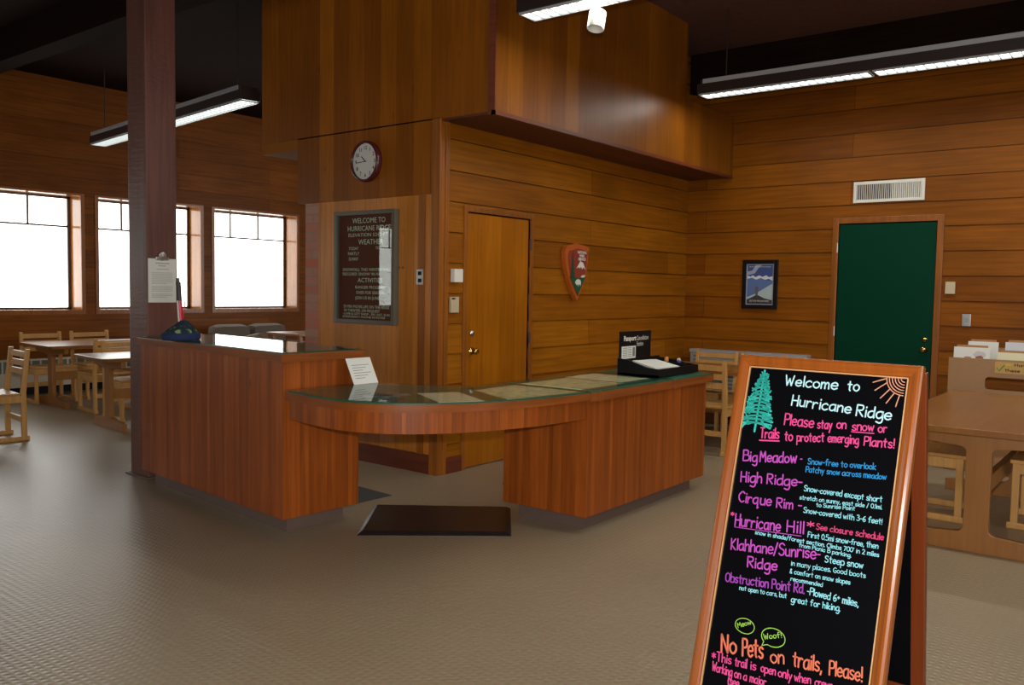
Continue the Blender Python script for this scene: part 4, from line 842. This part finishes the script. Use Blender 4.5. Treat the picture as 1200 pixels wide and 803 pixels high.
for s, z, w_ in (('NATIONAL', 0.172, 0.155), ('PARK', 0.140, 0.085), ('SERVICE', 0.108, 0.125)):
    type_part('lettering', s, 0.034, FY @ Matrix.Translation((0.078, z, 0)), M_paper, fc, width=w_, bold=0.0012)

# poster on the right wall
po = thing('framed_poster', 'black-framed blue mountain poster on the right wall', 'poster', (XR-0.013, 3.635, 1.575))
bm = BM(); hw, hh, f = 0.20, 0.268, 0.045
for a, b in (((-0.025, -hw, -hh), (0, -hw+f, hh)), ((-0.025, hw-f, -hh), (0, hw, hh)), ((-0.025, -hw+f, -hh), (0, hw-f, -hh+f)), ((-0.025, -hw+f, hh-f), (0, hw-f, hh))): box(bm, a, b, 0.003)
obj('frame', bm, M_black, po)
pb = bx('print', (-0.012, -hw+f, -hh+f), (0, hw-f, hh-f), plain('poster_border', (0.30, 0.34, 0.40), 0.6), po)
def pflat(nm, pts, d, mat):
    bm = BM(); extrude_poly(bm, [(-0.012-d, -a, b) for a, b in pts], (0.0008, 0, 0)); return obj(nm, bm, mat, pb)
pw, ph = 0.143, 0.212
pflat('sky', [(-pw, -ph), (pw, -ph), (pw, ph), (-pw, ph)], 0.001, plain('poster_sky', (0.035, 0.060, 0.20), 0.6))
pflat('cloud', [(-0.143, 0.10), (-0.06, 0.12), (-0.02, 0.18), (0.02, 0.212), (-0.05, 0.212), (-0.09, 0.15), (-0.143, 0.14)], 0.002, plain('poster_cloud', (0.30, 0.33, 0.45), 0.6))
pflat('snow_range', [(-0.143, 0.06), (-0.143, 0.095), (-0.11, 0.085), (-0.08, 0.10), (-0.05, 0.078), (-0.01, 0.098), (0.03, 0.082), (0.07, 0.100), (0.10, 0.078), (0.143, 0.09), (0.143, 0.04), (0.10, 0.062), (0.06, 0.05), (0.01, 0.07), (-0.04, 0.052), (-0.09, 0.072)], 0.003, plain('poster_snow', (0.55, 0.60, 0.66), 0.6))
pflat('valley', [(-0.143, -0.13), (-0.143, 0.062), (-0.09, 0.07), (-0.04, 0.05), (0.01, 0.068), (0.06, 0.048), (0.143, 0.04), (0.143, 0.0), (0.05, -0.05), (-0.04, -0.10)], 0.002, plain('poster_blue', (0.085, 0.14, 0.32), 0.6))
pflat('snow_slope', [(-0.143, -0.14), (-0.04, -0.10), (0.05, -0.045), (0.143, 0.01), (0.143, -0.17), (0.05, -0.15), (-0.03, -0.11), (-0.10, -0.15), (-0.143, -0.165)], 0.003, plain('poster_slope', (0.36, 0.45, 0.47), 0.6))
pflat('ridge', [(-0.143, -ph), (-0.143, -0.168), (-0.03, -0.115), (0.06, -0.152), (pw, -0.172), (pw, -ph)], 0.004, plain('poster_dark', (0.035, 0.032, 0.035), 0.6))
pflat('figure', [(-0.045, -0.115), (-0.05, -0.03), (-0.04, -0.015), (-0.032, -0.03), (-0.028, -0.02), (-0.015, -0.025), (-0.012, -0.06), (-0.018, -0.115), (-0.025, -0.14), (-0.03, -0.112)], 0.005, plain('poster_figure', (0.11, 0.09, 0.08), 0.6))
FP = Matrix(((0, 0, -1, -0.018), (-1, 0, 0, 0), (0, 1, 0, 0), (0, 0, 0, 1)))
type_part('lettering', 'SKI FOR MOUNTAINS', 0.026, FP @ Matrix.Translation((0, -0.190, 0)), M_paper, pb, width=0.22)
type_part('lettering', 'FROM THE MOUNTAIN RANGE', 0.016, FP @ Matrix.Translation((0, 0.186, 0)), M_paper, pb, width=0.24)

# vent
vt = thing('air_vent', 'white louvred air vent high on the right wall above the green door', 'vent', (XR-0.010, 2.345, 2.515))
bm = BM(); hw, hh, f = 0.335, 0.105, 0.03
for a, b in (((-0.02, -hw, -hh), (0, -hw+f, hh)), ((-0.02, hw-f, -hh), (0, hw, hh)), ((-0.02, -hw+f, -hh), (0, hw-f, -hh+f)), ((-0.02, -hw+f, hh-f), (0, hw-f, hh))): box(bm, a, b, 0.003)
obj('frame', bm, M_white, vt); bx('backing', (-0.004, -hw+f, -hh+f), (0, hw-f, hh-f), M_dark, vt)
bm = BM()
for i in range(33):
    y = -hw+f+(2*hw-2*f)*(i+0.5)/33; s = 0.006 if y > -0.02 else -0.006
    extrude_poly(bm, [(-0.016, y-0.0045-s*0.5, -hh+f), (-0.004, y-0.0045+s*0.5, -hh+f), (-0.004, y+0.001+s*0.5, -hh+f), (-0.016, y+0.001-s*0.5, -hh+f)], (0, 0, 2*hh-2*f))
obj('fins', bm, M_white, vt)

# ------------------------------------------------------------------ things on the counters and post
# clipboard on the post
cb = thing('clipboard', 'clipboard with a printed white sheet hung on the front of the post', 'clipboard', (3.462, PY0-0.002, 1.495))
cw, chh = 0.112, 0.165
bx('backing_board', (-cw-0.004, -0.005, -chh-0.004), (cw+0.004, 0, chh+0.02), plain('clipboard_dark', (0.10, 0.045, 0.03), 0.5), cb, 0.002)
pp = bx('sheet', (-cw, -0.007, -chh), (cw, -0.0052, chh), M_paper, cb)
bm = BM(); box(bm, (-0.052, -0.016, chh-0.012), (0.052, -0.007, chh+0.012), 0.003); lathe(bm, [(0, 0), (0.035, 0), (0.032, 0.012), (0, 0.014)], 20, Matrix.Translation((0, -0.006, chh+0.018)) @ Matrix.Rotation(PI/2, 4, 'X')); obj('clip', bm, M_steel, cb)
M_print = plain('grey_print', (0.38, 0.38, 0.38), 0.7); bm = BM()
box(bm, (-0.055, -0.0076, chh-0.040), (0.06, -0.007, chh-0.030)); box(bm, (-0.03, -0.0076, chh-0.058), (0.03, -0.007, chh-0.050)); box(bm, (-0.045, -0.0076, chh-0.082), (0.055, -0.007, chh-0.076))
for i in range(17):
    if i in (8, 13): continue
    box(bm, (-0.085, -0.0076, chh-0.108-i*0.0115), (0.085-(0.05 if i in (7, 16) else 0), -0.007, chh-0.104-i*0.0115))
obj('print', bm, M_print, pp)
# folded cap and pole on the tall counter
LT = 1.0875
def noise_mat(name, c1, c2, c3, sc):
    m, t, b = new_mat(name); N, Lk = t.nodes, t.links
    tc = N.new('ShaderNodeTexCoord'); nz = N.new('ShaderNodeTexNoise'); nz.inputs['Scale'].default_value = sc; nz.inputs['Detail'].default_value = 1; Lk.new(tc.outputs['Object'], nz.inputs['Vector'])
    cr = N.new('ShaderNodeValToRGB'); cr.color_ramp.interpolation = 'CONSTANT'; e = cr.color_ramp.elements; e[0].color = (*c1, 1); e[1].position = 0.54; e[1].color = (*c2, 1); n3 = e.new(0.64); n3.color = (*c3, 1)
    Lk.new(nz.outputs['Fac'], cr.inputs[0]); Lk.new(cr.outputs[0], b.inputs['Base Color']); b.inputs['Roughness'].default_value = 0.9; return m
cp = thing('knit_cap', 'navy knit cap with a green pattern lying on the tall counter by the post', 'cap', (3.225, 5.42, LT), 0.0)
bm = BM(); lathe(bm, [(0, 0), (0.125, 0), (0.135, 0.012), (0.135, 0.035), (0.128, 0.045)], 28); lathe(bm, [(0.128, 0.045), (0.122, 0.05)], 28); ob = obj('band', bm, plain('navy_knit', (0.010, 0.022, 0.075), 0.9), cp, True); ob.scale = (1, 0.85, 1)
bm = BM(); lathe(bm, [(0.126, 0.040), (0.112, 0.062), (0.080, 0.088), (0.050, 0.108), (0.034, 0.122), (0.020, 0.132), (0, 0.134)], 28)
for v in bm.verts: v.co.x += 0.020*(v.co.z-0.043)/0.08; v.co.y *= 0.85; v.co += Vector((random.uniform(-.004, .004), random.uniform(-.004, .004), random.uniform(-.003, .003)))
obj('crown', bm, noise_mat('patterned_knit', (0.012, 0.020, 0.040), (0.020, 0.075, 0.045), (0.20, 0.30, 0.12), 24), cp, True)
pl = thing('pole', 'red and white pole with a dark top leaning against the post behind the cap', 'pole', (3.47, 5.93, LT))
def pole_seg(nm, z0, z1, r, mat):
    bm = BM(); p = lambda z: (0.055+0.018-z*0.045-0.02, -0.02+z*0.03, z); cyl(bm, p(z0), p(z1), r, n=14); obj(nm, bm, mat, pl)
M_red = plain('bright_red', (0.62, 0.012, 0.04), 0.4)
pole_seg('shaft', 0.0, 0.26, 0.017, M_red); pole_seg('handle', 0.26, 0.40, 0.018, plain('dark_grip', (0.05, 0.045, 0.05), 0.6)); pole_seg('cap_end', 0.40, 0.43, 0.010, plain('grip_top', (0.10, 0.07, 0.07), 0.5))
bm = BM(); cyl(bm, (0.034, -0.026, 0.0), (0.022, -0.016, 0.26), 0.006, n=10); o = obj('stripe', bm, M_paper, pl); o['label'] = 'white stripe along the red shaft'
bm = BM(); P = [(0.075, -0.02, 0.34), (0.085, -0.02, 0.30), (0.075, -0.022, 0.20), (0.060, -0.02, 0.10)]
for a, b in zip(P, P[1:]): cyl(bm, a, b, 0.004, n=8)
obj('wrist_strap', bm, M_red, pl)
# folded card
cd = thing('notice_card', 'white notice card leaning back on its stand on the curved desk against the tall counter', 'card', (3.582, 3.935, TOP+0.006), 0.0)
bm = BM(); extrude_poly(bm, [(-0.10, 0, 0), (0.10, 0, 0), (0.095, 0.075, 0.155), (-0.105, 0.075, 0.155)], (0, 0.0015, 0.0007)); obj('front_leaf', bm, M_paper, cd)
bm = BM(); extrude_poly(bm, [(-0.015, 0.052, 0.105), (0.025, 0.052, 0.105), (0.025, 0.085, 0.0), (-0.015, 0.085, 0.0)], (0, 0.0015, 0)); obj('strut', bm, M_paper, cd)
bm = BM()
for i in range(6):
    f = 0.28+i*0.10; box_pts = [(-0.075, 0.075*f-0.0012, 0.155*(1-f)), (0.07-0.02*(i % 3), 0.0, 0)]
    z = 0.155*(1-f); y = 0.075*(1-f); w_ = 0.14-0.03*(i % 3)
    extrude_poly(bm, [(-0.075, y-0.0008, z), (-0.075+w_, y-0.0008, z), (-0.075+w_, y-0.0008+0.0016, z+0.0034), (-0.075, y-0.0008+0.0016, z+0.0034)], (0, -0.0004, 0.0002))
z = 0.135; y = 0.0653; extrude_poly(bm, [(-0.09, y-0.001, z-0.006), (-0.075, y-0.001, z-0.006), (-0.075, y+0.005, z+0.008), (-0.09, y+0.005, z+0.008)], (0, -0.0004, 0.0002))
obj('print', bm, plain('dark_print', (0.22, 0.22, 0.24), 0.7), cd)
# stamp tray with its sign
st = thing('stamp_tray', 'black desk tray with a white Passport Cancellation Station header sign', 'stamp station', (5.31, 2.845, TOP+0.0062))
TW, TD = 0.62, 0.335
for x0, x1 in ((0, 0.012), (TW-0.012, TW)):
    hb = 0.115 if x0 == 0 else 0.095
    bm = BM(); extrude_poly(bm, [(x0, 0, 0), (x0, TD, 0), (x0, TD, hb), (x0, TD-0.08, hb-0.006), (x0, 0.10, 0.062), (x0, 0, 0.055)], (x1-x0, 0, 0)); obj('side_panel', bm, M_black, st)
bx('bottom', (0, 0, 0), (TW, TD, 0.012), M_black, st); bx('front_panel', (0.012, 0, 0.01), (TW-0.012, 0.012, 0.055), M_black, st); bx('back_panel', (0.012, TD-0.012, 0.01), (TW-0.012, TD, 0.105), M_black, st)
bm = BM(); extrude_poly(bm, [(0.012, 0.012, 0.040), (0.012, 0.30, 0.088), (0.012, 0.30, 0.082), (0.012, 0.012, 0.034)], (0.43, 0, 0)); obj('writing_slope', bm, M_black, st)
bx('divider', (0.445, 0.012, 0.01), (0.455, TD-0.012, 0.075), M_black, st)
sg = bx('header_sign', (0.02, TD-0.006, 0.10), (0.475, TD+0.002, 0.305), M_black, st)
FS = Matrix(((1, 0, 0, 0), (0, 0, -1, TD-0.0068), (0, 1, 0, 0), (0, 0, 0, 1)))
type_part('lettering', 'Passport', 0.050, FS @ Matrix.Translation((0.158, 0.236, 0)), M_white, sg, width=0.175, bold=0.0016)
type_part('lettering', 'Cancellation', 0.050, FS @ Matrix.Translation((0.345, 0.236, 0)), M_white, sg, width=0.175)
type_part('lettering', 'Station', 0.050, FS @ Matrix.Translation((0.308, 0.192, 0)), M_white, sg, width=0.100)
no = bx('notice', (0.045, TD-0.0075, 0.105), (0.245, TD-0.006, 0.195), M_paper, sg)
bm = BM()
for i in range(6): box(bm, (0.055 if i % 2 else 0.062, TD-0.0082, 0.118+i*0.0125), (0.125, TD-0.0076, 0.122+i*0.0125)); box(bm, (0.135, TD-0.0082, 0.118+i*0.0125), (0.185, TD-0.0076, 0.122+i*0.0125))
box(bm, (0.200, TD-0.0085, 0.118), (0.232, TD-0.0076, 0.186)); obj('print', bm, plain('notice_print', (0.16, 0.16, 0.16), 0.7), no)
pd = thing('paper_pad', 'white paper pad lying on the sloping black stamp tray', 'paper pad', (5.55, 2.99, TOP+0.0062))
bm = BM(); slope = (0.088-0.040)/0.288
def sl(y): return 0.0405+(y+2.99-2.845-0.012)*slope
P = [(-0.20, -0.10), (0.13, -0.12), (0.17, 0.10), (-0.13, 0.13)]
a = [bm.verts.new((x, y, sl(y)+0.0005)) for x, y in P]; b = [bm.verts.new((x, y, sl(y)+0.012)) for x, y in P]
bm.faces.new(a[::-1]); bm.faces.new(b)
for i in range(4): bm.faces.new((a[i], a[(i+1) % 4], b[(i+1) % 4], b[i]))
obj('pages', bm, M_paper, pd)
def stamp(label, x, y, r, mat, h=0.055):
    t = thing('rubber_stamp', label, 'stamp', (x, y, TOP+0.0185))
    bx('block', (-0.022, -0.016, 0), (0.022, 0.016, 0.022), M_black, t, 0.002)
    bm = BM(); lathe(bm, [(0, 0.022), (0.008, 0.022), (0.007, 0.04), (r, 0.05), (r*1.05, h+0.015), (0, h+0.022)], 14); obj('handle', bm, mat, t, True)
stamp('blue-handled rubber stamp in the stamp tray beside the pad', 5.80, 2.94, 0.016, plain('blue_plastic', (0.02, 0.05, 0.35), 0.4))
stamp('orange-handled rubber stamp at the back of the stamp tray', 5.85, 3.07, 0.015, plain('orange_wood', (0.55, 0.22, 0.06), 0.4), 0.072)
stamp('pale-handled rubber stamp at the right end of the stamp tray', 5.895, 2.99, 0.014, plain('pale_wood', (0.60, 0.42, 0.24), 0.4), 0.065)

# ------------------------------------------------------------------ brochure rack
RX = 8.0
rk = thing('brochure_rack', 'tan brochure rack with a cut-out slot and a yellow sign behind the right table', 'rack', (RX, 0.75, 0))
y0, y1, H = -0.78, 0.78, 0.962
bm = BM()                                  # front panel with a slot
sy0, sy1, sz0, sz1 = -0.60, 0.50, 0.71, 0.815
for a, b in (((0, y0, 0), (0.022, y1, sz0)), ((0, y0, sz1), (0.022, y1, H)), ((0, y0, sz0), (0.022, sy0, sz1)), ((0, sy1, sz0), (0.022, y1, sz1))): box(bm, a, b)
obj('front_panel', bm, M_rack, rk)
bm = BM(); r = 0.03
for yy, s in ((sy1, -1), (sy0, 1)):
    for zz, q in ((sz0, 1), (sz1, -1)):
        pts = [(0.0005, yy, zz)]+[(0.0005, yy+s*(r-r*math.sin(k*PI/10)), zz+q*(r-r*math.cos(k*PI/10))) for k in range(6)]
        extrude_poly(bm, pts, (0.021, 0, 0))
obj('slot_corners', bm, M_rack, rk)
for y in (y0, y1-0.02): bx('side_panel', (0.022, y, 0), (0.42, y+0.02, H-0.02), M_rack, rk)
bx('shelf', (0.022, y0+0.02, 0.83), (0.42, y1-0.02, 0.85), M_rack, rk); bx('back_panel', (0.40, y0+0.02, 0.85), (0.42, y1-0.02, 1.04), M_rack, rk)
for x, z in ((0.12, 0.99), (0.26, 1.045)): bx('divider', (x, y0+0.02, 0.85), (x+0.010, y1-0.02, z-0.06), M_rack, rk)
sn = bx('sign', (-0.004, -0.15, 0.852), (-0.0003, 0.432, 0.944), plain('yellow_tan_sign', (0.50, 0.30, 0.07), 0.5), rk, 0.0015)
FK = Matrix(((0, 0, -1, -0.0046), (-1, 0, 0, 0), (0, 1, 0, 0), (0, 0, 0, 1)))
bm = BM(); hand_text(bm, 'Have', -0.292, -0.914, -0.180, -0.914, 0.026, 0.005); hand_text(bm, 'these', -0.360, -0.866, -0.250, -0.866, 0.026, 0.0045); hand_text(bm, 'm', -0.222, -0.866, -0.195, -0.866, 0.026, 0.0045)
bmesh.ops.transform(bm, matrix=FK, verts=bm.verts[:]); obj('lettering', bm, M_dark, sn)
bm = BM(); ribbon(bm, [(-0.415, 0.892), (-0.402, 0.868), (-0.365, 0.918)], 0.009); bmesh.ops.transform(bm, matrix=FK, verts=bm.verts[:]); obj('check_mark', bm, plain('check_green', (0.05, 0.20, 0.03), 0.5), sn)
bm = BM(); box(bm, (-0.0056, 0.315, 0.918), (-0.004, 0.355, 0.932)); obj('emblem', bm, plain('emblem_yellow', (0.55, 0.42, 0.03), 0.5), sn)
def brochure(label, y, x, z0, z1, w_, mat, deco=None):
    t = thing('brochure', label, 'brochure', (RX+x, 0.75+y, z0))
    h = z1-z0; lean = 0.12*h
    bm = BM(); extrude_poly(bm, [(0, -w_/2, 0), (0, w_/2, 0), (lean, w_/2, h), (lean, -w_/2, h)], (0.004, 0, 0)); obj('cover', bm, mat, t)
    bm = BM(); extrude_poly(bm, [(0.005, -w_/2+0.02, 0), (0.005, w_/2-0.02, 0), (lean+0.007, w_/2-0.02, h+0.018), (lean+0.007, -w_/2+0.02, h+0.018)], (0.012, 0, 0)); obj('holder', bm, plain('wood_holder', (0.36, 0.16, 0.05), 0.4), t)
    if deco:
        for k, (cy, cz, ww, hh, c) in enumerate(deco):
            bm = BM(); n = 10; ys = [cy+ww*math.cos(2*PI*i/n)*random.uniform(0.75, 1.1) for i in range(n)]; zs = [cz+hh*math.sin(2*PI*i/n)*random.uniform(0.75, 1.1) for i in range(n)]
            extrude_poly(bm, [(lean*zz/h-0.0006-0.0002*k, yy, zz) for yy, zz in zip(ys, zs)], (-0.0004, 0, 0)); obj('picture', bm, plain('print_%s_%d' % (label[:4], k), c, 0.5), t)
brochure('white brochure with a red-brown picture at the left front of the rack', 0.62, 0.055, 0.851, 1.050, 0.275, M_paper, [(-0.06, 0.14, 0.05, 0.035, (0.50, 0.48, 0.48)), (-0.06, 0.115, 0.035, 0.018, (0.30, 0.08, 0.04)), (0.03, 0.112, 0.03, 0.008, (0.35, 0.14, 0.10))])
brochure('white brochure standing behind the red-brown picture one', 0.56, 0.19, 0.851, 1.095, 0.23, M_paper)
brochure('glossy cream brochure at the front of the rack above the sign', 0.295, 0.055, 0.851, 1.020, 0.27, plain('glossy_cream', (0.72, 0.68, 0.45), 0.12))
brochure('bluish white brochure at the back of the rack above the sign', 0.27, 0.19, 0.851, 1.100, 0.25, plain('bluish_paper', (0.55, 0.57, 0.60), 0.6))
brochure('brochure with a dark cover at the right edge of the picture', -0.02, 0.055, 0.851, 1.020, 0.26, plain('teal_cover', (0.05, 0.16, 0.14), 0.4))
